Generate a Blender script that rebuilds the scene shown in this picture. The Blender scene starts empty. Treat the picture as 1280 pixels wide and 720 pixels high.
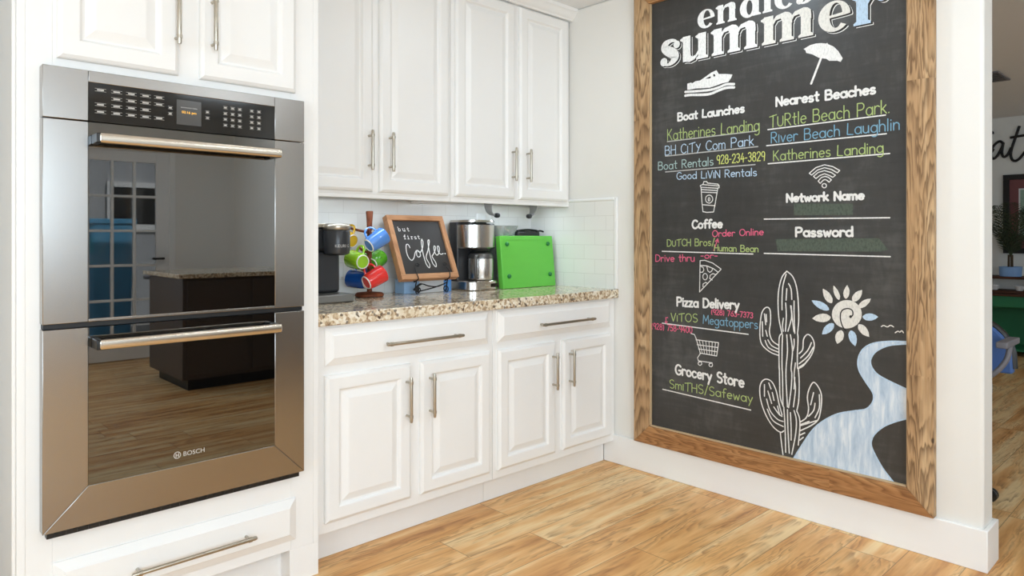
import bpy, bmesh, math, random
from mathutils import Vector, Matrix, Euler
random.seed(7)
C = bpy.context.scene.collection
scn = bpy.context.scene

# ------------------------------------------------------------------ camera, world, lights, exposure
YAW = math.radians(46.5724)
cam = bpy.data.cameras.new('camera'); camo = bpy.data.objects.new('camera', cam); C.objects.link(camo)
camo.location = (0, 0, 1.195); camo.rotation_euler = (math.pi/2, 0, YAW - math.pi/2)
cam.sensor_width = 36; cam.lens = 868/1280*36; cam.shift_y = -64/1280; cam.clip_start = .02
scn.camera = camo
scn.view_settings.view_transform = 'Standard'; scn.view_settings.look = 'None'
scn.view_settings.gamma = 1; scn.view_settings.use_curve_mapping = False
scn.view_settings.exposure = -.87
scn.cycles.max_bounces = 10; scn.cycles.diffuse_bounces = 5; scn.cycles.glossy_bounces = 5
scn.cycles.sample_clamp_indirect = 6; scn.cycles.use_denoising = True

w = bpy.data.worlds.new('world'); scn.world = w; w.use_nodes = True
bg = w.node_tree.nodes['Background']; bg.inputs[0].default_value = (.80, .90, 1, 1); bg.inputs[1].default_value = 1.2

def area(name, loc, rot, sx, sy, power, col=(1, 1, 1), shape='RECTANGLE', spread=math.pi):
    l = bpy.data.lights.new(name, 'AREA'); l.shape = shape; l.size = sx
    if shape == 'RECTANGLE': l.size_y = sy
    l.energy = power; l.color = col; l.spread = spread
    o = bpy.data.objects.new(name, l); C.objects.link(o); o.location = loc; o.rotation_euler = rot
    return o
DAY, LAMP = (.70, .862, 1), (.73, .87, 1)
# daylight entering through the wide window behind the camera and the left window
area('daylight_front_window', (-.4, -3.02, 1.62), (math.radians(90), 0, 0), 2.5, 1.25, 212, DAY)
area('daylight_left_window', (-2.62, -.3, 1.6), (0, math.radians(-90), 0), 1.4, 2.6, 108, DAY)
CANS = [(1.35, 1.35), (2.35, 1.55), (.35, .75), (2.2, .3), (.6, .0), (-.9, .8), (1.3, -1.5), (-.5, -1.5)]
area('panel_lamp', (2.24, -1.45, 2.425), (0, 0, 0), .56, .56, 25, LAMP)
for x in (1.65, 2.48): area('under_cabinet_fill', (x, 2.70, 1.3695), (math.radians(8), 0, 0), .70, .02, 1.7, LAMP)  # added fill lamps that brighten the tiles and worktop under the wall cabinets
CAN_POWER = 1.2
for i, (x, y) in enumerate(CANS):
    area('can_lamp', (x, y, 2.452), (0, 0, 0), .13, .13, CAN_POWER*(9 if x > 1.7 and y > 0 else 1), LAMP, 'DISK')
sun = bpy.data.lights.new('sun', 'SUN'); sun.energy = 9; sun.angle = .02; suno = bpy.data.objects.new('sun', sun); C.objects.link(suno)
suno.rotation_euler = (math.radians(-42), 0, math.radians(-15))
area('daylight_far_room', (5.6, -2.98, 1.4), (math.radians(90), 0, 0), 1.2, 1.5, 32, DAY)

# ------------------------------------------------------------------ helpers
def lin(c):
    return tuple(((v/255)/12.92 if v/255 <= .04045 else ((v/255+.055)/1.055)**2.4) for v in c) + (1,)

class NT:
    def __init__(s, m): s.t = m.node_tree; s.n = s.t.nodes; s.b = s.n['Principled BSDF']
    def add(s, ty, **kw):
        n = s.n.new(ty)
        for k, v in kw.items(): setattr(n, k, v)
        return n
    def link(s, a, b): s.t.links.new(a, b)
    def val(s, sock, v):
        if hasattr(v, 'is_output'): s.link(v, sock)
        else: sock.default_value = v
    def math(s, op, a, b=0., clamp=False):
        n = s.add('ShaderNodeMath', operation=op); n.use_clamp = clamp
        s.val(n.inputs[0], a); s.val(n.inputs[1], b); return n.outputs[0]
    def mix(s, f, a, b, mode='MIX'):
        n = s.add('ShaderNodeMix', data_type='RGBA', blend_type=mode)
        s.val(n.inputs[0], f); s.val(n.inputs[6], a); s.val(n.inputs[7], b); return n.outputs[2]
    def obj(s): return s.add('ShaderNodeTexCoord').outputs['Object']
    def mapping(s, v, scale=(1, 1, 1), loc=(0, 0, 0)):
        n = s.add('ShaderNodeMapping'); s.link(v, n.inputs[0]); n.inputs['Scale'].default_value = scale; n.inputs['Location'].default_value = loc
        return n.outputs[0]
    def noise(s, v, scale, detail=3, rough=.55, dist=0):
        n = s.add('ShaderNodeTexNoise'); s.link(v, n.inputs['Vector']); n.inputs['Scale'].default_value = scale
        n.inputs['Detail'].default_value = detail; n.inputs['Roughness'].default_value = rough; n.inputs['Distortion'].default_value = dist
        return n.outputs['Fac']
    def ramp(s, f, stops, interp='LINEAR'):
        n = s.add('ShaderNodeValToRGB'); n.color_ramp.interpolation = interp; e = n.color_ramp.elements
        while len(e) < len(stops): e.new(.5)
        for k, (p, c) in enumerate(stops):
            e[k].position = p; e[k].color = c if len(c) == 4 else lin(c)
        s.link(f, n.inputs[0]); return n.outputs[0]
    def bump(s, h, strength=.3, dist=.002):
        n = s.add('ShaderNodeBump'); s.link(h, n.inputs['Height']); n.inputs['Strength'].default_value = strength; n.inputs['Distance'].default_value = dist
        s.link(n.outputs[0], s.b.inputs['Normal'])

def mat(name, col, rough=.5, metal=0., spec=.5, vary=.04, scale=9., emit=None, es=1., coat=0., stretch=(1, 1, 1)):
    m = bpy.data.materials.new(name); m.use_nodes = True; t = NT(m); b = t.b
    c = lin(col)
    f = t.noise(t.mapping(t.obj(), stretch), scale)
    k1 = tuple(min(1, v*(1-vary)) for v in c[:3])+(1,); k2 = tuple(min(1, v*(1+vary)) for v in c[:3])+(1,)
    t.link(t.mix(f, k1, k2), b.inputs['Base Color'])
    b.inputs['Roughness'].default_value = rough; b.inputs['Metallic'].default_value = metal
    b.inputs['Specular IOR Level'].default_value = spec; b.inputs['Coat Weight'].default_value = coat
    if emit: b.inputs['Emission Color'].default_value = lin(emit); b.inputs['Emission Strength'].default_value = es
    return m

def steel_mat(name, col, rough, horizontal=True):
    m = mat(name, col, rough, 1., vary=.03, scale=6); t = NT(m)
    t.b.inputs['Anisotropic'].default_value = .35
    return m

def floor_mat():
    m = bpy.data.materials.new('oak_planks'); m.use_nodes = True; t = NT(m)
    sp = t.add('ShaderNodeSeparateXYZ'); t.link(t.obj(), sp.inputs[0]); x, y = sp.outputs[0], sp.outputs[1]
    W, L = .185, 1.22
    yr = t.math('DIVIDE', t.math('ADD', y, 3.93), W); row = t.math('FLOOR', yr); yf = t.math('FRACT', yr)
    wn = t.add('ShaderNodeTexWhiteNoise', noise_dimensions='1D'); t.link(row, wn.inputs['W'])
    xr = t.math('DIVIDE', t.math('ADD', x, t.math('MULTIPLY', wn.outputs['Value'], 3.1)), L)
    col = t.math('FLOOR', xr); xf = t.math('FRACT', xr)
    cid = t.add('ShaderNodeCombineXYZ'); t.link(row, cid.inputs[0]); t.link(col, cid.inputs[1])
    w2 = t.add('ShaderNodeTexWhiteNoise', noise_dimensions='3D'); t.link(cid.outputs[0], w2.inputs['Vector'])
    rs = t.add('ShaderNodeSeparateColor'); t.link(w2.outputs['Color'], rs.inputs[0]); r1, r2, r3 = rs.outputs
    # plank-local coordinates
    px = t.math('ADD', t.math('MULTIPLY', xf, L), t.math('MULTIPLY', r1, 37.))
    py = t.math('ADD', t.math('MULTIPLY', t.math('SUBTRACT', yf, .5), W), t.math('MULTIPLY', r2, 11.))
    pv = t.add('ShaderNodeCombineXYZ'); t.link(px, pv.inputs[0]); t.link(py, pv.inputs[1])
    P = pv.outputs[0]
    # growth rings cut flat: arches along the plank
    yl = t.math('ADD', t.math('MULTIPLY', t.math('SUBTRACT', yf, .5), W), t.math('MULTIPLY', t.math('SUBTRACT', r3, .5), .12))
    wob = t.noise(t.mapping(P, (1.6, 9, 1)), 2.2, 3)
    yw = t.math('ADD', yl, t.math('MULTIPLY', t.math('SUBTRACT', wob, .5), .12))
    xw = t.math('MULTIPLY', t.math('SUBTRACT', xf, r2), L*.11)
    r = t.math('SQRT', t.math('ADD', t.math('MULTIPLY', yw, yw), t.math('MULTIPLY', xw, xw)))
    ph = t.math('MULTIPLY', r, 2*math.pi*95)
    fine = t.noise(t.mapping(P, (3, 120, 1)), 1, 4)
    rag = t.noise(t.mapping(P, (5, 60, 1), (2, 9, 0)), 1, 3)
    wave = t.math('FRACT', t.math('ADD', t.math('MULTIPLY', r, 62.), t.math('MULTIPLY', rag, .7)))
    patch = t.noise(t.mapping(P, (1.3, 7, 1), (5, 3, 0)), 2.0, 3)
    lines = t.math('MULTIPLY', t.ramp(wave, [(.15, (0, 0, 0)), (.82, (255, 255, 255)), (.98, (0, 0, 0))]), t.ramp(patch, [(.42, (0, 0, 0)), (.58, (255, 255, 255))]))
    lines = t.math('MULTIPLY', lines, t.ramp(fine, [(.3, (140, 140, 140)), (.6, (255, 255, 255))]))
    tone = t.noise(t.mapping(P, (.9, 8, 1), (1, 7, 0)), 1.6, 4)
    tv = t.math('ADD', t.math('MULTIPLY', tone, 1.0), t.math('MULTIPLY', r1, .16))
    base = t.ramp(tv, [(.34, (180, 122, 68)), (.46, (222, 164, 100)), (.58, (240, 190, 126)), (.72, (252, 222, 168))])
    base = t.mix(t.math('MULTIPLY', fine, .30), base, lin((176, 128, 82)))
    c = t.mix(t.math('MULTIPLY', lines, .62), base, lin((128, 78, 40)))
    # seams
    ey = t.math('MULTIPLY', t.math('MINIMUM', yf, t.math('SUBTRACT', 1., yf)), W)
    ex = t.math('MULTIPLY', t.math('MINIMUM', xf, t.math('SUBTRACT', 1., xf)), L)
    e = t.math('LESS_THAN', t.math('MINIMUM', ey, ex), .0016)
    c = t.mix(t.math('MULTIPLY', e, .55), c, lin((96, 62, 36)))
    t.link(c, t.b.inputs['Base Color'])
    t.link(t.math('ADD', t.math('MULTIPLY', fine, .2), .30), t.b.inputs['Roughness'])
    t.b.inputs['Specular IOR Level'].default_value = .35
    t.bump(t.math('ADD', t.math('MULTIPLY', lines, -.4), t.math('MULTIPLY', e, -1.)), .25, .0015)
    return m

def timber_mat(name, axis, cols, dark, rings=70., slope=.10, seed=0., amount=.8):
    """sawn timber whose grain runs along the given object axis (0 x, 1 y, 2 z)"""
    m = bpy.data.materials.new(name); m.use_nodes = True; t = NT(m)
    oi = t.add('ShaderNodeSeparateXYZ'); t.link(t.obj(), oi.inputs[0]); o = oi.outputs
    along = o[axis]; oth = [o[k] for k in range(3) if k != axis]
    a = t.math('ADD', along, seed); q = t.math('ADD', oth[0], oth[1])
    v = t.add('ShaderNodeCombineXYZ'); t.link(a, v.inputs[0]); t.link(q, v.inputs[1]); P = v.outputs[0]
    wob = t.noise(t.mapping(P, (1.2, 10, 1)), 2.5, 3)
    seg = t.math('SUBTRACT', t.math('FRACT', t.math('MULTIPLY', a, .9)), .35)
    qc = t.math('ADD', t.math('SUBTRACT', t.math('FRACT', t.math('MULTIPLY', q, 6.)), .5), 0.)
    yy = t.math('ADD', t.math('MULTIPLY', qc, .09), t.math('MULTIPLY', t.math('SUBTRACT', wob, .5), .07))
    xx = t.math('MULTIPLY', seg, slope)
    r = t.math('SQRT', t.math('ADD', t.math('MULTIPLY', yy, yy), t.math('MULTIPLY', xx, xx)))
    fine = t.noise(t.mapping(P, (4, 150, 1)), 1, 4)
    rag = t.noise(t.mapping(P, (6, 70, 1), (2, 9, 0)), 1, 3)
    wave = t.math('FRACT', t.math('ADD', t.math('MULTIPLY', r, rings), t.math('MULTIPLY', rag, .55)))
    tone = t.noise(t.mapping(P, (1, 12, 1), (3, 1, 0)), 1.7, 4)
    base = t.ramp(t.math('ADD', t.math('MULTIPLY', tone, .7), t.math('MULTIPLY', fine, .3)), [(.28, cols[0]), (.5, cols[1]), (.72, cols[2])])
    pt = t.ramp(t.noise(t.mapping(P, (1.5, 9, 1), (9, 2, 0)), 2, 2), [(.32, (60, 60, 60)), (.5, (255, 255, 255))])
    ln = t.math('MULTIPLY', t.math('MULTIPLY', t.ramp(wave, [(.2, (0, 0, 0)), (.8, (255, 255, 255)), (.98, (0, 0, 0))]), pt), amount)
    c = t.mix(ln, base, lin(dark))
    kn = t.add('ShaderNodeTexVoronoi'); t.link(t.mapping(P, (5, 9, 1)), kn.inputs['Vector']); kn.inputs['Scale'].default_value = .9
    kf = t.ramp(kn.outputs['Distance'], [(.03, (255, 255, 255)), (.06, (0, 0, 0))])
    c = t.mix(t.math('MULTIPLY', kf, .8), c, lin((48, 30, 18)))
    t.link(c, t.b.inputs['Base Color']); t.b.inputs['Roughness'].default_value = .6; t.b.inputs['Specular IOR Level'].default_value = .3
    t.bump(t.math('MULTIPLY', ln, -1.), .3, .0015)
    return m

def granite_mat():
    m = bpy.data.materials.new('granite'); m.use_nodes = True; t = NT(m); P = t.obj()
    big = t.noise(P, 14, 4, .6, .6); mid = t.noise(P, 36, 4, .65, .8)
    vo = t.add('ShaderNodeTexVoronoi'); t.link(P, vo.inputs['Vector']); vo.inputs['Scale'].default_value = 100
    vs = t.add('ShaderNodeSeparateColor'); t.link(vo.outputs['Color'], vs.inputs[0])
    base = t.ramp(t.math('ADD', t.math('MULTIPLY', mid, .6), t.math('MULTIPLY', vs.outputs[0], .4)),
                  [(.28, (156, 128, 100)), (.42, (196, 172, 140)), (.54, (226, 210, 182)), (.72, (240, 232, 216))])
    f = t.ramp(t.math('ADD', t.math('MULTIPLY', mid, .68), t.math('MULTIPLY', big, .42)), [(.42, (255, 255, 255)), (.48, (0, 0, 0))])
    c = t.mix(t.math('MULTIPLY', f, .68), base, t.ramp(vs.outputs[1], [(.2, (62, 50, 44)), (.6, (104, 84, 68)), (.9, (150, 128, 108))]))
    sp = t.math('GREATER_THAN', vs.outputs[2], .93)
    c = t.mix(t.math('MULTIPLY', sp, .75), c, lin((70, 58, 52)))
    t.link(c, t.b.inputs['Base Color']); t.b.inputs['Roughness'].default_value = .10
    return m

def tile_mat(name, axis):
    m = bpy.data.materials.new(name); m.use_nodes = True; t = NT(m)
    sp = t.add('ShaderNodeSeparateXYZ'); t.link(t.obj(), sp.inputs[0])
    v = t.add('ShaderNodeCombineXYZ'); t.link(sp.outputs[axis], v.inputs[0]); t.link(t.math('ADD', sp.outputs[2], -.918+.0025), v.inputs[1])
    br = t.add('ShaderNodeTexBrick'); t.link(v.outputs[0], br.inputs['Vector']); br.inputs['Scale'].default_value = 1
    br.inputs['Brick Width'].default_value = .152; br.inputs['Row Height'].default_value = .0785; br.inputs['Mortar Size'].default_value = .0016
    br.inputs['Mortar Smooth'].default_value = .3
    br.inputs['Color1'].default_value = lin((236, 234, 230)); br.inputs['Color2'].default_value = lin((233, 231, 227)); br.inputs['Mortar'].default_value = lin((220, 217, 212))
    t.link(br.outputs['Color'], t.b.inputs['Base Color']); t.b.inputs['Roughness'].default_value = .16
    t.bump(t.math('MULTIPLY', br.outputs['Fac'], -1.), .25, .0012)
    return m

def slate_mat():
    m = bpy.data.materials.new('chalkboard_slate'); m.use_nodes = True; t = NT(m); P = t.obj()
    a = t.noise(t.mapping(P, (1, 2.2, 1.1)), 1.6, 5, .6); b = t.noise(t.mapping(P, (1, 3, 22)), 1.5, 4, .6, .4)
    c = t.noise(t.mapping(P, (1, 14, 5)), 2.0, 4, .65, .6)
    f = t.math('ADD', t.math('MULTIPLY', a, .5), t.math('ADD', t.math('MULTIPLY', b, .28), t.math('MULTIPLY', c, .22)))
    t.link(t.ramp(f, [(.34, (44, 43, 42)), (.52, (58, 57, 55)), (.68, (84, 83, 80))]), t.b.inputs['Base Color'])
    t.b.inputs['Roughness'].default_value = .40; t.b.inputs['Specular IOR Level'].default_value = .5
    return m

def chalk_mat(name, col, lo=.72):
    m = bpy.data.materials.new(name); m.use_nodes = True; t = NT(m); P = t.obj()
    f = t.noise(t.mapping(P, (1, 90, 45)), 1.5, 5, .7)
    c = lin(col); d = tuple(v*lo for v in c[:3])+(1,)
    t.link(t.mix(t.ramp(f, [(.35, (0, 0, 0)), (.55, (255, 255, 255))]), d, c), t.b.inputs['Base Color'])
    t.b.inputs['Roughness'].default_value = .9; t.b.inputs['Specular IOR Level'].default_value = .1
    return m

def river_mat():
    m = bpy.data.materials.new('chalk_river'); m.use_nodes = True; t = NT(m); P = t.obj()
    f = t.noise(t.mapping(P, (1, 30, 5)), 1.3, 5, .65, .4)
    t.link(t.ramp(f, [(.32, (166, 186, 206)), (.5, (194, 208, 222)), (.66, (224, 230, 236))]), t.b.inputs['Base Color'])
    t.b.inputs['Roughness'].default_value = .9; t.b.inputs['Specular IOR Level'].default_value = .1
    return m

def see_through(name, tint, gloss=.1, trans=.75, body=(200, 205, 205), rough=.02):
    m = bpy.data.materials.new(name); m.use_nodes = True; t = NT(m); n = t.n
    out = [k for k in n if k.type == 'OUTPUT_MATERIAL'][0]
    tr = t.add('ShaderNodeBsdfTransparent'); tr.inputs[0].default_value = tint
    gl = t.add('ShaderNodeBsdfGlossy'); gl.inputs['Roughness'].default_value = rough; gl.inputs[0].default_value = (1, 1, 1, 1)
    di = t.add('ShaderNodeBsdfDiffuse'); nz = t.noise(t.obj(), 8); t.link(t.mix(nz, lin(body), tuple(v*.95 for v in lin(body)[:3])+(1,)), di.inputs[0])
    m1 = t.add('ShaderNodeMixShader'); m1.inputs[0].default_value = trans; t.link(di.outputs[0], m1.inputs[1]); t.link(tr.outputs[0], m1.inputs[2])
    fr = t.add('ShaderNodeFresnel'); fr.inputs[0].default_value = 1.5
    m2 = t.add('ShaderNodeMixShader'); t.link(t.math('ADD', fr.outputs[0], gloss, True), m2.inputs[0]); t.link(m1.outputs[0], m2.inputs[1]); t.link(gl.outputs[0], m2.inputs[2])
    t.link(m2.outputs[0], out.inputs[0]); n.remove(t.b)
    return m

class MB:
    """collects geometry in world coordinates and links it as ONE mesh object"""
    def __init__(s): s.v = []; s.f = []; s.m = []; s.cur = 0
    def face(s, idx): s.f.append(tuple(idx)); s.m.append(s.cur)
    def add(s, pts, faces):
        b = len(s.v); s.v += [tuple(p) for p in pts]
        for f in faces: s.face([b+i for i in f])
    def box(s, x0, y0, z0, x1, y1, z1):
        p = [(x, y, z) for x in (x0, x1) for y in (y0, y1) for z in (z0, z1)]
        s.add(p, [(0, 1, 3, 2), (4, 6, 7, 5), (0, 4, 5, 1), (2, 3, 7, 6), (0, 2, 6, 4), (1, 5, 7, 3)])
        return s
    def prism(s, poly, ex):
        n = len(poly); e = Vector(ex); p = [Vector(q) for q in poly]; q = [k+e for k in p]
        s.add(p+q, [tuple(range(n))[::-1], tuple(range(n, 2*n))]+[(i, (i+1) % n, (i+1) % n+n, i+n) for i in range(n)])
        return s
    def rings(s, loops, close_last=True, close_first=False, cyc=True):
        n = len(loops[0]); b = len(s.v)
        for l in loops: s.v += [tuple(p) for p in l]
        for k in range(len(loops)-1):
            for i in range(n if cyc else n-1):
                j = (i+1) % n; s.face((b+k*n+i, b+k*n+j, b+(k+1)*n+j, b+(k+1)*n+i))
        if close_last: s.face([b+(len(loops)-1)*n+i for i in range(n)])
        if close_first: s.face([b+i for i in range(n)][::-1])
        return s
    def lathe(s, prof, origin=(0, 0, 0), axis=(0, 0, 1), seg=32, ref=None):
        a = Vector(axis).normalized(); u = Vector(ref) if ref else (Vector((1, 0, 0)) if abs(a.x) < .9 else Vector((0, 1, 0)))
        u = (u-a*u.dot(a)).normalized(); w_ = a.cross(u); o = Vector(origin)
        loops = [[o+a*h+(u*math.cos(2*math.pi*i/seg)+w_*math.sin(2*math.pi*i/seg))*max(r, 1e-5) for i in range(seg)] for r, h in prof]
        return s.rings(loops, True, True)
    def tube(s, path, r, seg=10, caps=True):
        P = [Vector(p) for p in path]; n = len(P); R = r if isinstance(r, (list, tuple)) else [r]*n
        T = [(P[min(i+1, n-1)]-P[max(i-1, 0)]).normalized() for i in range(n)]
        u = T[0].orthogonal().normalized(); loops = []
        for i in range(n):
            u = (u-T[i]*u.dot(T[i])).normalized(); v = T[i].cross(u)
            loops.append([P[i]+(u*math.cos(2*math.pi*k/seg)+v*math.sin(2*math.pi*k/seg))*R[i] for k in range(seg)])
        return s.rings(loops, caps, caps)
    def build(s, name, mt, parent=None, bevel=0., smooth=35, seg=2):
        me = bpy.data.meshes.new(name); off = parent_loc(parent)
        me.from_pydata([tuple(Vector(p)-off) for p in s.v], [], s.f)
        for k in (mt if isinstance(mt, (list, tuple)) else [mt]): me.materials.append(k)
        for p, i in zip(me.polygons, s.m): p.material_index = i
        bm = bmesh.new(); bm.from_mesh(me); bmesh.ops.recalc_face_normals(bm, faces=bm.faces); bm.to_mesh(me); bm.free()
        if smooth:
            for p in me.polygons: p.use_smooth = True
            me.set_sharp_from_angle(angle=math.radians(smooth))
        o = bpy.data.objects.new(name, me); C.objects.link(o)
        if parent: o.parent = parent
        if bevel:
            b = o.modifiers.new('bevel', 'BEVEL'); b.width = bevel; b.segments = seg; b.limit_method = 'ANGLE'; b.angle_limit = math.radians(40)
        return o

def parent_loc(p):
    v = Vector((0, 0, 0))
    while p: v += p.location; p = p.parent
    return v
def thing(name, label, cat, loc=(0, 0, 0), group=None):
    o = bpy.data.objects.new(name, None); C.objects.link(o); o.location = loc; o.empty_display_size = .05
    o['label'] = label; o['category'] = cat
    if group: o['group'] = group
    return o
def tag(o, label, cat, group=None):
    o['label'] = label; o['category'] = cat
    if group: o['group'] = group
    return o
def struct(o): o['kind'] = 'structure'; return o
def arc(cx, cy, rx, ry, a0, a1, n=14):
    return [(cx+rx*math.cos(math.radians(a0+(a1-a0)*i/n)), cy+ry*math.sin(math.radians(a0+(a1-a0)*i/n))) for i in range(n+1)]
def spline(p, n=6):
    if len(p) < 3: return p
    q = [p[0]]+list(p)+[p[-1]]; r = []
    for i in range(1, len(q)-2):
        for k in range(n):
            t = k/n; r.append(tuple(.5*(2*b+(c-a)*t+(2*a-5*b+4*c-d)*t*t+(3*b-a-3*c+d)*t**3) for a, b, c, d in zip(q[i-1], q[i], q[i+1], q[i+2])))
    return r+[tuple(p[-1])]
def text_mesh(mb, s, origin, ux, uy, height, width=None, depth=.0):
    """printed letters from the built-in typeface, laid on the plane (ux, uy) with baseline start at origin"""
    cu = bpy.data.curves.new('t', 'FONT'); cu.body = s; cu.size = 1; o = bpy.data.objects.new('t', cu); C.objects.link(o)
    dg = bpy.context.evaluated_depsgraph_get(); me = bpy.data.meshes.new_from_object(o.evaluated_get(dg))
    xs = [v.co.x for v in me.vertices]; ys = [v.co.y for v in me.vertices]; k = height/.7
    kx = width/(max(xs)-min(xs)) if width else k; x0 = min(xs)
    O, X, Y = Vector(origin), Vector(ux), Vector(uy)
    mb.add([O+X*((v.co.x-x0)*kx)+Y*(v.co.y*k) for v in me.vertices], [tuple(p.vertices) for p in me.polygons])
    bpy.data.objects.remove(o); bpy.data.curves.remove(cu); bpy.data.meshes.remove(me)

# ------------------------------------------------------------------ materials
M = {}
M['cab'] = mat('white_lacquer', (241, 239, 236), .34, vary=.01)
M['cab_in'] = mat('white_melamine', (225, 224, 221), .5, vary=.01)
M['wall'] = mat('greige_wall_paint', (234, 231, 225), .7, spec=.3, vary=.012)
M['wall_grey'] = mat('grey_wall_paint', (232, 233, 230), .75, spec=.3, vary=.012)
M['ceil'] = mat('ceiling_paint', (240, 241, 242), .85, spec=.2, vary=.01)
M['trim'] = mat('white_trim_paint', (243, 242, 240), .4, vary=.008)
M['floor'] = floor_mat(); M['granite'] = granite_mat()
M['tile_x'] = tile_mat('subway_tile_back', 0); M['tile_y'] = tile_mat('subway_tile_side', 1)
M['steel'] = steel_mat('brushed_steel', (164, 160, 156), .25); M['steel_v'] = steel_mat('brushed_steel_upright', (205, 200, 194), .22, False)
M['bar'] = mat('handle_steel', (214, 206, 194), .24, 1.); M['nickel'] = mat('brushed_nickel', (184, 176, 162), .32, 1.)
M['blk'] = mat('black_plastic', (26, 26, 27), .35); M['blk_matt'] = mat('black_matt', (18, 18, 18), .6); M['gap'] = mat('dark_gap', (12, 12, 13), .5)
M['panel'] = mat('black_glass_panel', (14, 13, 13), .07, spec=.6); M['display'] = mat('display_glass', (70, 68, 66), .15, emit=(60, 58, 55), es=.5)
M['legend'] = mat('legend_print', (196, 192, 186), .5); M['amber'] = mat('amber_digits', (255, 190, 60), .5, emit=(255, 190, 60), es=1.2)
M['enamel'] = mat('oven_enamel', (50, 48, 46), .35, spec=.4); M['rack'] = mat('oven_rack_chrome', (170, 168, 164), .25, 1.)
M['oven_glass'] = see_through('oven_glass', (.16, .155, .15, 1), .13, .55, (10, 10, 10), .012)
M['barnh'] = timber_mat('barn_wood_rail', 1, [(142, 96, 56), (172, 122, 76), (194, 148, 100)], (92, 54, 26), 120, .10, .3, .62)
M['barnv'] = timber_mat('barn_wood_stile', 2, [(150, 116, 82), (182, 146, 106), (214, 184, 144)], (82, 56, 34), 105, .10, 1.7, .72)
M['signwood'] = timber_mat('sign_wood', 0, [(168, 116, 78), (192, 140, 100), (208, 160, 120)], (130, 84, 54), 90, .1, .2, .35)
M['signwood_z'] = timber_mat('sign_wood_upright', 2, [(168, 116, 78), (192, 140, 100), (208, 160, 120)], (130, 84, 54), 90, .1, .9, .35)
M['acacia'] = timber_mat('acacia', 2, [(92, 44, 24), (124, 64, 36), (156, 88, 52)], (64, 30, 16), 90, .1, .2, .5)
M['walnut'] = timber_mat('walnut', 1, [(60, 36, 24), (82, 50, 34), (104, 66, 46)], (40, 24, 16), 60, .1, .2, .5)
M['slate'] = slate_mat(); M['river'] = river_mat()
for n, c in dict(white=(236, 234, 230), cream=(228, 224, 216), ice=(190, 212, 232), mint=(176, 200, 196), lime=(178, 196, 128), yellow=(214, 220, 128),
                 pink=(232, 112, 142), blue=(130, 174, 198), dim=(190, 188, 184), board=(56, 54, 52), smudge=(90, 98, 88)).items(): M['chalk_'+n] = chalk_mat('chalk_'+n, c, .92 if n == 'board' else .68 if n == 'smudge' else .78)
M['sign_black'] = mat('letterboard_black', (46, 42, 40), .55); M['paint_white'] = mat('white_paint', (240, 238, 234), .6)
M['iron'] = mat('wrought_iron', (24, 22, 22), .5, .3)
for n, c in dict(mblue=(86, 140, 214), mlime=(150, 200, 40), mred=(228, 50, 46), mnavy=(24, 74, 146), mgreen=(90, 168, 44), myellow=(226, 178, 40)).items(): M[n] = mat('glaze_'+n[1:], c, .14, coat=.4, vary=.03)
M['foot'] = mat('unglazed_foot', (236, 230, 220), .7)
M['green'] = mat('green_paint', (100, 190, 68), .42, vary=.06, scale=4, stretch=(1, 1, 6)); M['green_dark'] = mat('green_rubber', (38, 120, 60), .5)
M['clear'] = see_through('clear_plastic', (.86, .88, .88, 1), .05, .62, (190, 192, 192)); M['pane'] = see_through('window_glass', (.97, .98, .98, 1), .03, .99)
M['sage'] = mat('teal_green_paint', (34, 120, 78), .5, vary=.08); M['potblue'] = mat('blue_ceramic', (130, 172, 226), .25); M['leaf'] = mat('palm_leaf', (52, 66, 42), .55, vary=.3, scale=30)
M['stem'] = mat('palm_stem', (78, 62, 42), .7); M['matred'] = mat('plum_mat_board', (122, 74, 76), .7); M['artA'] = mat('art_print', (150, 176, 160), .7, vary=.5, scale=14)
M['bluefab'] = mat('blue_upholstery', (74, 108, 168), .7); M['grey'] = mat('grey_plastic', (120, 118, 124), .45)
M['kcup'] = mat('charcoal_plastic', (46, 46, 48), .32); M['arm_grey'] = mat('arm_grey', (146, 143, 140), .4, .3); M['tray'] = mat('tray_metal', (128, 126, 122), .32, .7); M['gunmetal'] = mat('gunmetal', (104, 102, 100), .35, .8)
M['binblue'] = mat('bin_blue', (84, 160, 200), .5); M['siding'] = mat('grey_siding', (176, 178, 180), .8); M['patio'] = mat('patio_concrete', (170, 166, 160), .9); M['darkwood'] = mat('dark_cabinet', (70, 58, 50), .5)
M['cartonpale'] = mat('carton_pale_blue', (156, 190, 226), .5); M['cartonblue'] = mat('carton_blue', (84, 142, 204), .5); M['cartonwhite'] = mat('carton_white', (226, 226, 226), .6)
M['lampglow'] = mat('lamp_diffuser', (255, 250, 240), .5, emit=(255, 248, 236), es=3.)

# ------------------------------------------------------------------ the room
XB, YB, ZC = 2.93, 2.93, 2.466      # right wall face, back wall face, ceiling height
struct(MB().box(-2.7, -3.15, -.06, 9.05, 3.05, 0).build('floor', M['floor'], smooth=0))
struct(MB().box(-2.7, -3.15, ZC, 9.05, 3.05, ZC+.08).build('ceiling', M['ceil'], smooth=0))
wb = struct(MB().box(-2.7, YB, 0, 9.05, YB+.12, ZC).build('wall_back', M['wall'], smooth=0))
MB().box(1.20, YB-.008, .918, XB, YB, 1.37).build('tile_backsplash', M['tile_x'], wb, smooth=0)
wr = struct(MB().box(XB, .643, 0, XB+.13, YB, ZC).build('wall_right', M['wall'], bevel=.012, seg=3))
MB().box(XB-.008, 2.297, .918, XB, YB-.008, 1.392).build('tile_backsplash', M['tile_y'], wr, smooth=0)
t = MB(); t.box(XB-.012, 2.279, .918, XB, 2.299, 1.404); t.box(XB-.012, 2.299, 1.389, XB, 2.63, 1.404)
t.build('tile_edge_trim', M['trim'], wr, bevel=.004)
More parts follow.
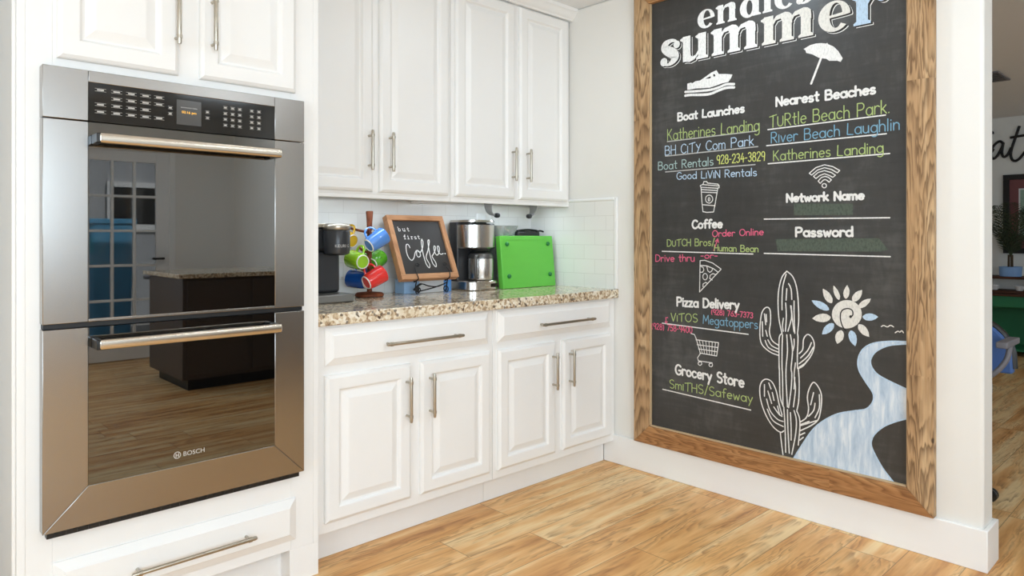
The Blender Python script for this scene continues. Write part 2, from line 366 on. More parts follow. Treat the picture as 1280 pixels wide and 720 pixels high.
struct(MB().box(XB, -3.0, 0, XB+.13, -1.7, ZC).build('wall_light_stop', M['wall'], smooth=0))  # unseen wall, added to narrow the opening and keep the far room dim
struct(MB().box(8.9, -3.15, 0, 9.02, 3.05, ZC).build('wall_far', M['wall_grey'], smooth=0))
# wall behind the camera: wide window, glazed door, both open to the patio
b = MB()
for q in [(-2.7, 0, -1.7, ZC), (-1.7, 0, .9, .95), (-1.7, 2.3, .9, ZC), (.9, 0, 1.42, ZC), (1.42, 2.06, 2.34, ZC), (2.34, 0, 4.9, ZC), (4.9, 0, 6.3, .6), (4.9, 2.15, 6.3, ZC), (6.3, 0, 9.05, ZC)]:
    b.box(q[0], -3.05, q[1], q[2], -2.95, q[3])
struct(b.build('wall_front', M['wall'], smooth=0))
b = MB()
for q in [(-3.05, 0, -1.6, ZC), (-1.6, 0, 1.0, .9), (-1.6, 2.3, 1.0, ZC), (1.0, 0, 3.0, ZC)]: b.box(-2.66, q[0], q[1], -2.56, q[2], q[3])
struct(b.build('wall_left', M['wall'], smooth=0))
b = MB(); x0, x1, z0, z1 = -1.7, .9, .95, 2.3
for q in [(x0, z0, x0+.06, z1), (x1-.06, z0, x1, z1), (x0+.0605, z0, x1-.0605, z0+.06), (x0+.0605, z1-.06, x1-.0605, z1), (-.43, z0+.061, -.37, z1-.061)]: b.box(q[0], -3.03, q[1], q[2], -2.97, q[3])
struct(b.build('window_1', M['trim'], bevel=.004))
d = struct(MB().box(1.42, -3.05, 0, 1.47, -2.95, 2.06).box(2.29, -3.05, 0, 2.34, -2.95, 2.06).box(1.42, -3.05, 2.03, 2.34, -2.95, 2.06).build('door_1', M['trim'], bevel=.003))
b = MB(); X0, X1 = 1.47, 2.29
for q in [(X0, .01, X0+.12, 2.03), (X1-.12, .01, X1, 2.03), (X0+.12, .01, X1-.12, .25), (X0+.12, 1.92, X1-.12, 2.03)]: b.box(q[0], -3.02, q[1], q[2], -2.975, q[3])
gx0, gx1 = X0+.12, X1-.12
for k in (1, 2): b.box(gx0+(gx1-gx0)*k/3-.012, -3.02, .25, gx0+(gx1-gx0)*k/3+.012, -2.975, 1.92)
for k in range(1, 5): b.box(gx0, -3.017, .25+1.67*k/5-.012, gx1, -2.978, .25+1.67*k/5+.012)
b.build('door_leaf', M['trim'], d, bevel=.003)
MB().box(gx0, -3.0, .25, gx1, -2.995, 1.92).build('glass', M['pane'], d, smooth=0)
MB().tube([(X1-.06, -2.975, .98), (X1-.06, -2.93, .98), (X1-.17, -2.925, .98)], .011).build('door_handle', M['blk'], d)
struct(MB().box(-.12, 2.30, 0, .0, YB, ZC).build('wall_shade_stub', M['wall'], smooth=0))  # unseen wall stub, added to shade the side of the oven cabinet
# baseboards and crown
def baseboard(name, pts, ex): return struct(MB().prism(pts, ex).build(name, M['trim'], bevel=.003))
baseboard('baseboard_right', [(XB-.016, .628, 0), (XB-.016, 2.364, 0), (XB, 2.364, 0), (XB, .643, 0), (XB+.13, .643, 0), (XB+.13, 2.364, 0), (XB+.146, 2.364, 0), (XB+.146, .628, 0)], (0, 0, .150))
prof = [(2.622, 2.405), (2.600, 2.405), (2.596, 2.413), (2.592, 2.416), (2.585, 2.420), (2.573, 2.434), (2.567, 2.445), (2.560, 2.448), (2.558, 2.4655), (2.622, 2.4655)]
struct(MB().prism([(1.0, y, z) for y, z in prof], (XB-1.0, 0, 0)).build('trim_1', M['trim'], smooth=50))

# ------------------------------------------------------------------ cabinet joinery
DOORP = [(.0, .0), (.0, .010), (.003, .014), (.012, .020), (.050, .020), (.0535, .019), (.060, .010), (.066, .009), (.090, .0175), (.094, .0185)]
DRAWP = [(.0, .0), (.0, .005), (.004, .007), (.024, .017), (.028, .020)]
def front(name, x0, x1, z0, z1, y, prof, parent):
    mb = MB(); loops = []
    for i, h in prof: loops.append([(x0+i, y-h, z0+i), (x1-i, y-h, z0+i), (x1-i, y-h, z1-i), (x0+i, y-h, z1-i)])
    mb.rings(loops, True, True); return mb.build(name, M['cab'], parent, smooth=0)
def pull(x0, z0, x1, z1, y, parent, r=.0065):
    """bar pull between two points on the front plane y"""
    mb = MB(); a, b_ = Vector((x0, y-.034, z0)), Vector((x1, y-.034, z1)); d_ = (b_-a).normalized()
    mb.tube([a, a+d_*.006, b_-d_*.006, b_], [r*.8, r, r, r*.8], 14)
    for p, s in ((a, 1), (b_, -1)):
        q = p+d_*s*.022
        mb.tube([q, q+Vector((0, .034, 0))], .0048, 10)
        mb.tube([q-d_*.005, q+d_*.005], r*1.28, 14)
    return mb.build('handle', M['nickel'], parent)
FY = 2.302           # face frame plane of the base cabinets

def base_cabinet(label, x0, x1, doors, drawer, hx):
    t_ = thing('base_cabinet', label, 'cabinet', ((x0+x1)/2, 2.6, 0), 'white base cabinets under the granite worktop')
    MB().box(x0, FY, .115, x1, 2.92, .873).build('body', M['cab'], t_, bevel=.0015)
    MB().box(x0, 2.364, 0, x1 if x1 < 2.5 else 2.912, 2.382, .115).build('toe_kick', M['cab'], t_)
    for k, (a, b_) in enumerate(doors):
        d_ = front('door', a, b_, .153, .690, FY, DOORP, t_)
        hxx = b_-.027 if k == 0 else a+.040
        pull(hxx, .466, hxx, .643, FY-.02, d_)
    d_ = front('drawer', drawer[0], drawer[1], .724, .862, FY, DRAWP, t_)
    pull(hx[0], .783, hx[1], .783, FY-.02, d_)
    return t_
base_cabinet('white base cabinet beside the oven cabinet, with one wide drawer over two doors', 1.200, 2.058, [(1.237, 1.612), (1.659, 2.034)], (1.240, 2.030), (1.474, 1.852))
base_cabinet('white base cabinet in the corner by the chalkboard wall, drawer over two doors', 2.060, 2.926, [(2.083, 2.455), (2.507, 2.882)], (2.085, 2.882), (2.325, 2.708))

cw_ = MB().box(1.200, 2.275, .873, XB-.0005, 2.921, .918).build('worktop', M['granite'], bevel=.004)
tag(cw_, 'speckled brown and cream granite worktop over the white base cabinets', 'worktop')

def wall_cabinet(label, x0, x1, doors):
    t_ = thing('wall_cabinet', label, 'cabinet', ((x0+x1)/2, 2.76, 1.365), 'white wall cabinets above the worktop')
    b_ = MB(); b_.box(x0, 2.622, 1.378, x1, 2.92, 2.405); b_.box(x0, 2.622, 1.363, x1, 2.642, 1.378); b_.box(x0, 2.642, 1.363, x0+.018, 2.92, 1.378); b_.box(x1-.018, 2.642, 1.363, x1, 2.92, 1.378)
    b_.build('body', M['cab'], t_, bevel=.0015)
    for k, (a, c_) in enumerate(doors):
        d_ = front('door', a, c_, 1.391, 2.400, 2.622, DOORP, t_)
        hxx = c_-.026 if k == 0 else a+.046
        pull(hxx, 1.481, hxx, 1.653, 2.602, d_)
    return t_
wall_cabinet('tall white wall cabinet next to the oven cabinet, above the mugs', 1.200, 2.074, [(1.262, 1.637), (1.671, 2.055)])
wall_cabinet('tall white wall cabinet at the corner, above the green board', 2.076, 2.922, [(2.097, 2.490), (2.524, 2.899)])

for x, lb in ((1.65, 'added slim white fill light bar under the wall cabinet above the mugs'), (2.48, 'added slim white fill light bar under the corner wall cabinet')):  # fittings added to carry the fill lamps, out of view behind the lip
    ub = thing('added_light_bar', lb, 'light', (x, 2.70, 1.372), 'added fill light bars under the wall cabinets')
    MB().box(x-.37, 2.684, 1.3735, x+.37, 2.716, 1.3778).build('housing', M['trim'], ub, bevel=.001)
    MB().box(x-.35, 2.690, 1.3712, x+.35, 2.710, 1.3733).build('diffuser', M['lampglow'], ub)
# oven cabinet: open carcass with the oven set in it
TY = 2.262
oc = thing('oven_cabinet', 'tall white cabinet housing the double oven, doors above and a drawer below', 'cabinet', (.755, 2.6, 0))
b = MB()
b.box(.314, TY, .115, .334, 2.92, ZC-.002); b.box(1.175, TY, .115, 1.195, 2.92, ZC-.002)           # sides
b.box(.314, TY, 0, .372, 2.92, .115); b.box(1.088, TY, 0, 1.195, 2.92, .115)                        # legs
b.box(.334, TY, .115, .396, TY+.02, ZC-.002); b.box(1.092, TY, .115, 1.175, TY+.02, ZC-.002)          # stiles
b.box(.396, TY, .115, 1.092, TY+.02, .368); b.box(.396, TY, 1.640, 1.092, TY+.02, ZC-.002)            # rails
b.box(.334, TY+.02, .340, 1.175, 2.92, .360); b.box(.334, TY+.02, 1.662, 1.175, 2.92, 1.682); b.box(.334, 2.90, .115, 1.175, 2.92, ZC-.002)
b.build('body', M['cab'], oc, bevel=.0012)
MB().box(.372, TY+.07, 0, 1.088, TY+.088, .128).build('toe_kick', M['cab'], oc)
b = MB()   # framed side panel, seen edge-on at the left of the picture
for q in [(TY+.0, 0, 2.475, ZC-.002), (2.475, 1.60, 2.92, ZC-.002), (2.475, .78, 2.92, .86)]: b.box(.304, q[0], q[1], .314, q[2], q[3])
b.build('side_panel', M['cab'], oc, bevel=.003)
for k, (a, c_) in enumerate([(.405, .722), (.785, 1.104)]):
    d_ = front('door', a, c_, 1.690, 2.40, TY, DOORP, oc); hxx = c_-.011 if k == 0 else a+.034
    pull(hxx, 1.777, hxx, 1.955, TY-.02, d_)
d_ = front('drawer', .395, 1.107, .150, .295, TY, DRAWP, oc); pull(.582, .217, .949, .217, TY-.02, d_)

# ------------------------------------------------------------------ the double oven
ov = thing('double_wall_oven', 'stainless steel double wall oven with black glass doors and touch panel', 'oven', (.743, 2.24, .372))
OX0, OX1, GX0, GX1, OY = .366, 1.121, .474, 1.016, 2.222
def cavity(z0, z1):
    c_ = MB(); xa, xb, ya, yb = GX0+.03, GX1-.03, 2.2625, 2.70
    c_.add([(xa, ya, z0), (xb, ya, z0), (xb, yb, z0), (xa, yb, z0), (xa, ya, z1), (xb, ya, z1), (xb, yb, z1), (xa, yb, z1)], [(0, 1, 2, 3), (4, 5, 6, 7), (0, 3, 7, 4), (1, 2, 6, 5), (2, 3, 7, 6)])
    c_.build('oven_cavity', M['enamel'], ov, smooth=0)
    for zz in (z0+(z1-z0)*.33, z0+(z1-z0)*.62):
        r_ = MB(); r_.tube([(xa+.01, 2.30, zz), (xb-.01, 2.30, zz)], .003, 6); r_.tube([(xa+.01, 2.66, zz), (xb-.01, 2.66, zz)], .003, 6)
        for k in range(17):
            xx = xa+.015+(xb-xa-.03)*k/16; r_.tube([(xx, 2.30, zz+.004), (xx, 2.66, zz+.004)], .0018, 6)
        r_.build('oven_rack', M['rack'], ov)
cavity(1.02, 1.45); cavity(.55, .88)
b = MB(); b.box(OX0+.03, 2.2622, .374, GX0+.03, 2.72, 1.638); b.box(GX1-.03, 2.2622, .374, OX1-.03, 2.72, 1.638)
b.box(GX0+.03, 2.2622, .374, GX1-.03, 2.72, .548); b.box(GX0+.03, 2.2622, .882, GX1-.03, 2.72, 1.018); b.box(GX0+.03, 2.2622, 1.452, GX1-.03, 2.72, 1.638)
b.build('chassis', M['gap'], ov)
MB().box(OX0+.003, 2.232, .9432, OX1-.003, 2.2612, .9562).build('door_gap_strip', M['gap'], ov)  # dark strip that blacks out the gap between the two doors
b = MB(); b.box(OX0+.012, 2.236, .373, OX1-.012, 2.2615, .388)
for k in range(26): xx = OX0+.03+k*.027; b.box(xx, 2.233, .376, xx+.017, 2.236, .385)
b.build('vent', M['blk'], ov)
cp = MB().box(OX0, OY, 1.519, GX0, 2.2615, 1.660).box(GX1, OY, 1.519, OX1, 2.2615, 1.660).box(GX0, OY, 1.628, GX1, 2.2615, 1.660).build('control_panel', M['steel'], ov, bevel=.0015)
gp = MB().box(GX0, OY+.001, 1.519, GX1, 2.2615, 1.628).build('touch_glass', M['panel'], cp, bevel=.0006)
b = MB().box(.707, OY-.0002, 1.536, .779, OY+.0012, 1.611); b.build('display', M['display'], cp, smooth=0)
b = MB(); text_mesh(b, '02:16 pm', (.722, OY-.0005, 1.571), (1, 0, 0), (0, 0, 1), .0075, .042); b.build('clock_digits', M['amber'], cp, smooth=0)
b = MB()
def legend(x, z, wd):
    z += .0
    b.box(x-wd/2, OY, z+.0035, x+wd/2, OY+.0012, z+.0042); b.box(x-wd/2, OY, z-.0042, x+wd/2, OY+.0012, z-.0035)
    b.box(x-wd*.3, OY, z-.0018, x+wd*.3, OY+.0012, z+.0018)
for ci, (x, rows) in enumerate([(.504, (0, 2, 3)), (.545, (0, 1, 2, 3)), (.583, (0, 1, 2, 3)), (.621, (0, 1, 2, 3)), (.658, (0, 1, 3))]):
    for r_ in rows: legend(x, 1.609-r_*.0205, .028)
b.build('mode_legends', M['legend'], cp, smooth=0)
for x in (.689, .798):
    b = MB()
    for zz in (1.583, 1.565): legend(x, zz, .013)
    b.build('arrow_legends', M['legend'], cp, smooth=0)
b = MB()
for x in (.853, .876, .899, .938, .962):
    for r_ in range(4): legend(x, 1.604-r_*.0185, .014)
    if x in (.899, .962): b.build('keypad_legends', M['legend'], cp, smooth=0); b = MB()
text_mesh(b, 'convection bake', (.719, OY-.0005, 1.587), (1, 0, 0), (0, 0, 1), .004, .048)
b.build('display_text', M['legend'], cp, smooth=0)

def oven_door(z0, z1, g0, g1, hz):
    fr = MB()
    if g0-z0 > .05:      # mitred lower corners
        ex = (0, 2.2612-OY, 0); v3 = lambda l: [(x, OY, z) for x, z in l]
        fr.prism(v3([(OX0, z0), (GX0, g0), (GX0, z1), (OX0, z1)]), ex); fr.prism(v3([(OX1, z0), (OX1, z1), (GX1, z1), (GX1, g0)]), ex)
        fr.prism(v3([(OX0, z0), (OX1, z0), (GX1, g0), (GX0, g0)]), ex)
    else:
        fr.box(OX0, OY, z0, GX0, 2.2612, z1); fr.box(GX1, OY, z0, OX1, 2.2612, z1)
        if g0-z0 > .002: fr.box(GX0, OY, z0, GX1, 2.2612, g0)
    if z1-g1 > .002: fr.box(GX0, OY, g1, GX1, 2.2612, z1)
    o_ = fr.build('oven_door', M['steel'], ov, bevel=.0018)
    MB().box(GX0, OY+.001, g0, GX1, OY+.006, g1).build('window_glass', M['oven_glass'], o_, smooth=0)
    bd_ = MB(); bd_.box(GX0, OY+.0065, g0, GX0+.03, 2.26, g1); bd_.box(GX1-.03, OY+.0065, g0, GX1, 2.26, g1)
    bd_.box(GX0+.03, OY+.0065, g0, GX1-.03, 2.26, g0+.055); bd_.box(GX0+.03, OY+.0065, g1-.07, GX1-.03, 2.26, g1); bd_.build('window_border', M['gap'], o_, smooth=0)
    h = MB(); n = 20; yc = 2.172
    loops = []
    for x in (GX0+.016, GX0+.018, GX1-.004, GX1-.002):
        k = .85 if x in (GX0+.016, GX1-.002) else 1
        loops.append([(x, yc+.010*k*math.copysign(abs(math.cos(2*math.pi*i/n))**.6, math.cos(2*math.pi*i/n)), hz+.0145*k*math.copysign(abs(math.sin(2*math.pi*i/n))**.6, math.sin(2*math.pi*i/n))) for i in range(n)])
    h.rings(loops, True, True); ho = h.build('handle', M['bar'], o_)
    for xa in (GX0+.008, GX1-.018):
        e = MB(); e.box(xa, yc-.008, hz-.014, xa+.0165 if xa < .7 else xa+.016, OY+.001, hz+.014)
        e.build('handle_mount', M['blk'], ho, bevel=.003)
    return o_
oven_door(.957, 1.5165, .966, 1.5160, 1.468)
ld = oven_door(.391, .942, .500, .9415, .897)
b = MB(); text_mesh(b, 'BOSCH', (.727, OY+.0006, .5275), (1, 0, 0), (0, 0, 1), .0135, .062)
b.cur = 0; n = 28; cx, cz = .709, .534
for r0, r1 in ((.0085, .0105),):
    b.rings([[(cx+r*math.cos(2*math.pi*i/n), OY+.0006, cz+r*math.sin(2*math.pi*i/n)) for i in range(n)] for r in (r0, r1)], False)
for sx in (-1, 1): b.box(cx+sx*.0035-.001, OY+.0003, cz-.006, cx+sx*.0035+.001, OY+.0006, cz+.006)
b.box(cx-.0035, OY+.0003, cz-.001, cx+.0035, OY+.0006, cz+.001)
b.build('maker_emblem', M['legend'], ld, smooth=0)

# ------------------------------------------------------------------ the chalkboard
FX, BX = 2.893, 2.915      # front of the frame, writing surface
cb = thing('chalkboard', 'huge black chalkboard in a barn wood frame on the right wall, covered in coloured writing', 'chalkboard', (XB, 1.47, .152))
ya, yb, za, zb, fw = .792, 2.151, .153, 2.456, .0905
b = MB().box(BX, ya+.04, za+.04, XB-.001, yb-.04, zb-.04); b.build('slate', M['slate'], cb, smooth=0)
def rail(name, poly, mt): return MB().prism([(FX, y, z) for y, z in poly], (XB-.0012-FX, 0, 0)).build(name, mt, cb, bevel=.0025)
rail('frame_rail', [(ya, za), (yb, za), (yb-fw, za+fw), (ya+fw, za+fw)], M['barnh']); rail('frame_rail', [(ya, zb), (yb, zb), (yb-fw, zb-fw), (ya+fw, zb-fw)], M['barnh'])
rail('frame_stile', [(ya, za), (ya, zb), (ya+fw, zb-fw), (ya+fw, za+fw)], M['barnv']); rail('frame_stile', [(yb, za), (yb, zb), (yb-fw, zb-fw), (yb-fw, za+fw)], M['barnv'])
b = MB(); q = fw
for y0_, y1_, z0_, z1_ in [(ya+q, yb-q, za+q, za+q+.006), (yb-q-.006, yb-q, za+q, zb-q), (ya+q, ya+q+.004, za+q, zb-q)]: b.box(FX+.010, y0_, z0_, BX, y1_, z1_)
b.build('frame_lip', mat('lip_wood', (196, 170, 134), .6), cb)
# marks are placed in board millimetres: s to the right from the slate's left edge, z above the floor
def BP(s, z, lay): return (BX-.0002-.0003*lay, 2.060-s, z)
def ribbon(mb, pts, wd, lay):
    P = [Vector((p[0], p[1])) for p in pts]; n = len(P); L, R = [], []
    wds = wd if isinstance(wd, list) else [wd]*n
    if not isinstance(wd, list):        # sharp corners: lift the chalk and start a new stroke
        for i in range(1, n-1):
            u1, u2 = P[i]-P[i-1], P[i+1]-P[i]
            if u1.length > 1e-6 and u2.length > 1e-6 and u1.normalized().dot(u2.normalized()) < .55:
                ribbon(mb, pts[:i+1], wd, lay); ribbon(mb, pts[i:], wd, lay); return
    for i in range(n):
        a = (P[i]-P[i-1]) if i else None; c_ = (P[i+1]-P[i]) if i < n-1 else None
        a = a.normalized() if a and a.length > 1e-9 else None; c_ = c_.normalized() if c_ and c_.length > 1e-9 else None
        d_ = (a+c_) if a and c_ else (a or c_ or Vector((1, 0)))
        d_ = d_.normalized() if d_.length > .2 else (a or Vector((1, 0)))
        nn = Vector((-d_.y, d_.x)); L.append(P[i]+nn*wds[i]/2); R.append(P[i]-nn*wds[i]/2)
    lay = level(mb, lay); closed = (P[0]-P[-1]).length < 1e-6
    if not closed and wds[0] > .0005:
        def cap(c_, d_, r): nn = Vector((-d_.y, d_.x)); return [(c_-d_*r*math.sin(math.radians(t_))+nn*r*math.cos(math.radians(t_)), c_-d_*r*math.sin(math.radians(t_))-nn*r*math.cos(math.radians(t_))) for t_ in (75, 45, 20)]
        d0 = (P[1]-P[0]).normalized(); d1 = (P[-2]-P[-1]).normalized()
        c0 = cap(P[0], d0, wds[0]/2); c1 = cap(P[-1], d1, wds[-1]/2)
        L = [k[0] for k in c0]+L+[k[1] for k in c1[::-1]]; R = [k[1] for k in c0]+R+[k[0] for k in c1[::-1]]
    n = len(L); bse = len(mb.v); mb.v += [BP(p.x, p.y, lay) for p in L]+[BP(p.x, p.y, lay) for p in R]
    for i in range(n-1): mb.face((bse+i, bse+i+1, bse+n+i+1, bse+n+i))
def level(mb, lay):
    mb.lv = getattr(mb, 'lv', 0)+1
    return lay+mb.lv*.006
def poly(mb, pts, lay):
    from mathutils.geometry import tessellate_polygon
    tr = tessellate_polygon([[Vector((p[0], p[1], 0)) for p in pts]])
    lay = level(mb, lay); bse = len(mb.v); mb.v += [BP(p[0], p[1], lay) for p in pts]
    for f in tr: mb.face([bse+i for i in f])
CHALK = [
 ('cactus_drawing','spline','white',5,1,[(702,1047),(681,1021),(667,970),(663,914),(667,839),(681,777)]),
 ('cactus_drawing','spline','white',5,1,[(702,1047),(727,1026),(743,987),(751,932),(754,846),(749,784)]),
 ('cactus_drawing','spline','white',5,1,[(681,777),(670,764),(667,726),(668,625),(669,623),(670,567),(673,498),(689,457)]),
 ('cactus_drawing','spline','white',5,1,[(749,784),(751,760),(748,686),(749,637),(752,634),(756,580),(754,500),(746,455)]),
 ('cactus_drawing','spline','white',5,1,[(689,454),(694,383),(697,266)]),
 ('cactus_drawing','spline','white',5,1,[(705,451),(707,367),(713,266)]),
 ('cactus_drawing','spline','white',5,1,[(734,453),(744,412),(740,349),(724,264)]),
 ('cactus_drawing','spline','white',5,1,[(746,452),(757,426),(759,384),(752,309)]),
 ('cactus_drawing','spline','white',5,1,[(673,348),(678,305),(685,253)]),
 ('cactus_drawing','spline','white',5,1,[(718,441),(721,376),(721,324)]),
 ('cactus_drawing','spline','white',5,1,[(699,1034),(685,984),(681,927),(681,879)]),
 ('cactus_drawing','spline','white',5,1,[(702,972),(699,922)]),
 ('cactus_drawing','spline','white',5,1,[(710,994),(721,970),(724,927)]),
 ('cactus_drawing','spline','white',5,1,[(697,910),(700,854),(696,788)]),
 ('cactus_drawing','spline','white',5,1,[(719,899),(723,850),(707,789)]),
 ('cactus_drawing','spline','white',5,1,[(734,921),(734,863),(737,783)]),
 ('cactus_drawing','spline','white',5,1,[(721,899),(727,838),(734,789)]),
 ('cactus_drawing','spline','white',5,1,[(687,843),(683,812),(686,787)]),
 ('cactus_drawing','spline','white',5,1,[(683,771),(681,702),(681,627),(683,600),(685,463)]),
 ('cactus_drawing','spline','white',5,1,[(702,773),(705,705),(699,630),(699,571),(705,463)]),
 ('cactus_drawing','spline','white',5,1,[(718,775),(727,708),(721,633),(724,606),(721,543),(710,461)]),
 ('cactus_drawing','spline','white',5,1,[(734,758),(734,733),(729,708)]),
 ('cactus_drawing','spline','white',5,1,[(740,657),(734,601),(740,546),(731,468)]),
 ('cactus_drawing','spline','white',5,1,[(737,595),(734,545)]),
 ('cactus_drawing','spline','white',5,1,[(665,680),(627,690),(591,717),(580,754),(582,818),(591,864),(611,885),(627,873),(629,823),(624,778),(637,741),(667,723)]),
 ('cactus_drawing','spline','white',5,1,[(601,855),(607,808)]),
 ('cactus_drawing','spline','white',5,1,[(591,819),(593,756)]),
 ('cactus_drawing','spline','white',5,1,[(607,783),(614,758)]),
 ('cactus_drawing','spline','white',5,1,[(604,738),(621,708),(663,694)]),
 ('cactus_drawing','spline','white',5,1,[(617,742),(634,719),(665,707)]),
 ('cactus_drawing','spline','white',5,1,[(609,853),(611,821)]),
 ('cactus_drawing','spline','white',5,1,[(756,699),(771,719),(775,762),(792,784),(811,772),(820,743),(811,706),(786,666),(756,641)]),
 ('cactus_drawing','spline','white',5,1,[(808,751),(792,716),(762,681)]),
 ('cactus_drawing','spline','white',5,1,[(816,733),(792,691),(756,656)]),
 ('cactus_drawing','spline','white',5,1,[(792,676),(774,650),(752,634)]),
 ('cactus_drawing','spline','white',5,1,[(689,357),(673,348),(640,366),(607,411),(584,470),(579,521),(587,551),(607,568),(634,561),(654,526),(667,472),(681,424)]),
 ('cactus_drawing','spline','white',5,1,[(601,543),(601,492)]),
 ('cactus_drawing','spline','white',5,1,[(621,553),(631,529)]),
 ('cactus_drawing','spline','white',5,1,[(617,517),(634,466)]),
 ('cactus_drawing','spline','white',5,1,[(637,514),(645,481)]),
 ('cactus_drawing','spline','white',5,1,[(611,481),(627,433),(660,402),(686,397)]),
 ('cactus_drawing','spline','white',5,1,[(644,452),(667,425),(681,418)]),
 ('cactus_drawing','spline','white',5,1,[(614,437),(640,392),(686,375)]),
 ('cactus_drawing','spline','white',5,1,[(661,459),(670,422)]),
 ('cactus_drawing','spline','white',5,1,[(759,408),(786,432),(796,470),(791,518),(799,556),(817,586),(838,568),(850,534),(847,479),(835,432),(805,402),(759,371)]),
 ('cactus_drawing','spline','white',5,1,[(817,543),(805,490)]),
 ('cactus_drawing','spline','white',5,1,[(823,499),(817,468),(796,440)]),
 ('cactus_drawing','spline','white',5,1,[(841,538),(841,484),(823,439)]),
 ('cactus_drawing','spline','white',5,1,[(759,393),(792,409),(829,428)]),
 ('cactus_drawing','spline','white',5,1,[(759,353),(780,367)]),
 ('cactus_drawing','spline','white',5,1,[(759,332),(774,347)]),
 ('cactus_drawing','spline','white',5,1,[(765,400),(799,419)]),
 ('sun_drawing','poly','cream',0,1,[(1008,887),(1008,878),(1006,869),(1002,860),(997,852),(992,845),(985,839),(977,833),(969,829),(960,826),(951,824),(942,824),(933,826),(925,828),(917,832),(910,837),(904,844),(899,851),(895,859),(893,868),(892,877),(893,886),(895,895),(899,904),(904,912),(910,920),(917,926),(925,931),(933,935),(942,938),(951,939),(960,939),(969,938),(977,935),(985,931),(992,925),(997,919),(1002,912),(1006,904),(1008,895)]),
 ('sun_drawing','spline','board',5,2,[(966,873),(974,880),(973,897),(960,905),(940,901),(928,887),(926,862),(932,837),(942,820),(948,815)]),
 ('sun_drawing','poly','board',0,2,[(972,874),(971,871),(969,869),(966,867),(963,868),(961,870),(961,873),(961,876),(963,878),(966,879),(969,879),(971,877)]),
 ('sun_drawing','poly','cream',0,1,[(953,1000),(950,997),(945,989),(940,978),(937,967),(938,956),(941,949),(945,945),(948,944),(953,948),(958,955),(961,966),(962,977),(959,988),(955,996),(953,1000)]),
 ('sun_drawing','poly','cream',0,1,[(898,995),(898,991),(898,981),(899,968),(903,957),(909,946),(915,940),(920,938),(922,939),(924,945),(925,953),(921,965),(916,976),(908,986),(902,993),(898,995)]),
 ('sun_drawing','poly','cream',0,1,[(856,980),(855,975),(856,964),(859,949),(865,937),(874,927),(883,923),(890,922),(893,924),(895,931),(895,941),(889,954),(881,965),(870,973),(860,978),(856,980)]),
 ('sun_drawing','poly','ice',0,1,[(809,928),(812,923),(819,913),(832,902),(845,895),(861,890),(872,890),(880,893),(881,896),(879,903),(872,912),(859,921),(844,927),(827,929),(814,929),(809,928)]),
 ('sun_drawing','poly','cream',0,1,[(811,853),(816,850),(827,844),(843,841),(858,841),(873,846),(882,853),(887,861),(887,865),(881,871),(871,876),(856,877),(841,873),(826,866),(816,857),(811,853)]),
 ('sun_drawing','poly','ice',0,1,[(852,790),(857,791),(868,793),(881,800),(891,809),(899,820),(901,830),(901,837),(898,840),(891,841),(881,838),(870,830),(861,820),(855,806),(853,795),(852,790)]),
 ('sun_drawing','poly','cream',0,1,[(913,758),(917,760),(926,767),(935,777),(939,788),(940,800),(937,809),(932,814),(928,815),(921,812),(913,806),(907,795),(905,784),(907,771),(911,762),(913,758)]),
 ('sun_drawing','poly','ice',0,1,[(984,756),(986,761),(989,772),(990,786),(988,799),(982,810),(975,816),(968,818),(964,816),(960,810),(957,800),(959,787),(964,775),(972,765),(980,759),(984,756)]),
 ('sun_drawing','poly','cream',0,1,[(1037,799),(1036,804),(1035,815),(1030,827),(1023,837),(1014,844),(1005,846),(998,846),(995,843),(994,836),(995,826),(1002,816),(1011,807),(1022,802),(1032,800),(1037,799)]),
 ('sun_drawing','poly','ice',0,1,[(1070,881),(1067,883),(1059,888),(1047,892),(1036,892),(1024,889),(1016,883),(1012,878),(1012,874),(1016,869),(1024,864),(1036,863),(1047,865),(1059,871),(1067,878),(1070,881)]),
 ('sun_drawing','poly','cream',0,1,[(1043,951),(1039,950),(1030,949),(1018,944),(1008,937),(1000,928),(996,920),(995,913),(997,911),(1003,910),(1011,912),(1022,918),(1030,927),(1038,937),(1041,947),(1043,951)]),
 ('sun_drawing','poly','cream',0,1,[(1010,983),(1005,982),(996,979),(985,972),(977,963),(972,953),(971,943),(973,937),(975,935),(982,935),(990,938),(999,946),(1005,956),(1009,968),(1010,979),(1010,983)]),
 ('birds_drawing','spline','cream',4,1,[(1081,844),(1090,849),(1103,845),(1114,852),(1125,847)]),
 ('birds_drawing','spline','cream',4,1,[(1131,825),(1141,832),(1147,829),(1154,835),(1160,828)]),
 ('river_drawing','poly','river',0,2,[(732,248),(760,299),(809,381),(853,429),(912,471),(978,496),(1026,513),(1050,546),(1050,579),(1022,621),(999,660),(994,701),(1011,745),(1050,775),(1112,790),(1172,795),(1172,786),(1112,774),(1066,748),(1044,716),(1044,687),(1066,657),(1112,635),(1172,614),(1172,501),(1134,483),(1089,454),(1054,414),(1044,378),(1058,340),(1089,289),(1130,243),(1034,241),(870,243)]),
 ('river_drawing','spline','ice',5,3,[(732,248),(760,299),(809,381),(853,429),(912,471),(978,496),(1026,513),(1050,546),(1050,579),(1022,621),(999,660),(994,701),(1011,745),(1050,775),(1112,790),(1172,795)]),
 ('river_drawing','spline','ice',5,3,[(1172,786),(1112,774),(1066,748),(1044,716),(1044,687),(1066,657),(1112,635),(1172,614)]),
 ('river_drawing','spline','ice',5,3,[(1172,501),(1134,483),(1089,454),(1054,414),(1044,378),(1058,340),(1089,289),(1130,243)]),
 ('parasol_drawing','poly','white',0,1,[(775,1989),(802,2000),(828,2002),(850,1999),(870,1993),(873,1996),(876,1990),(900,1974),(918,1952),(935,1920),(927,1907),(914,1914),(881,1920),(870,1930),(839,1940),(811,1960),(787,1970),(783,1982)]),
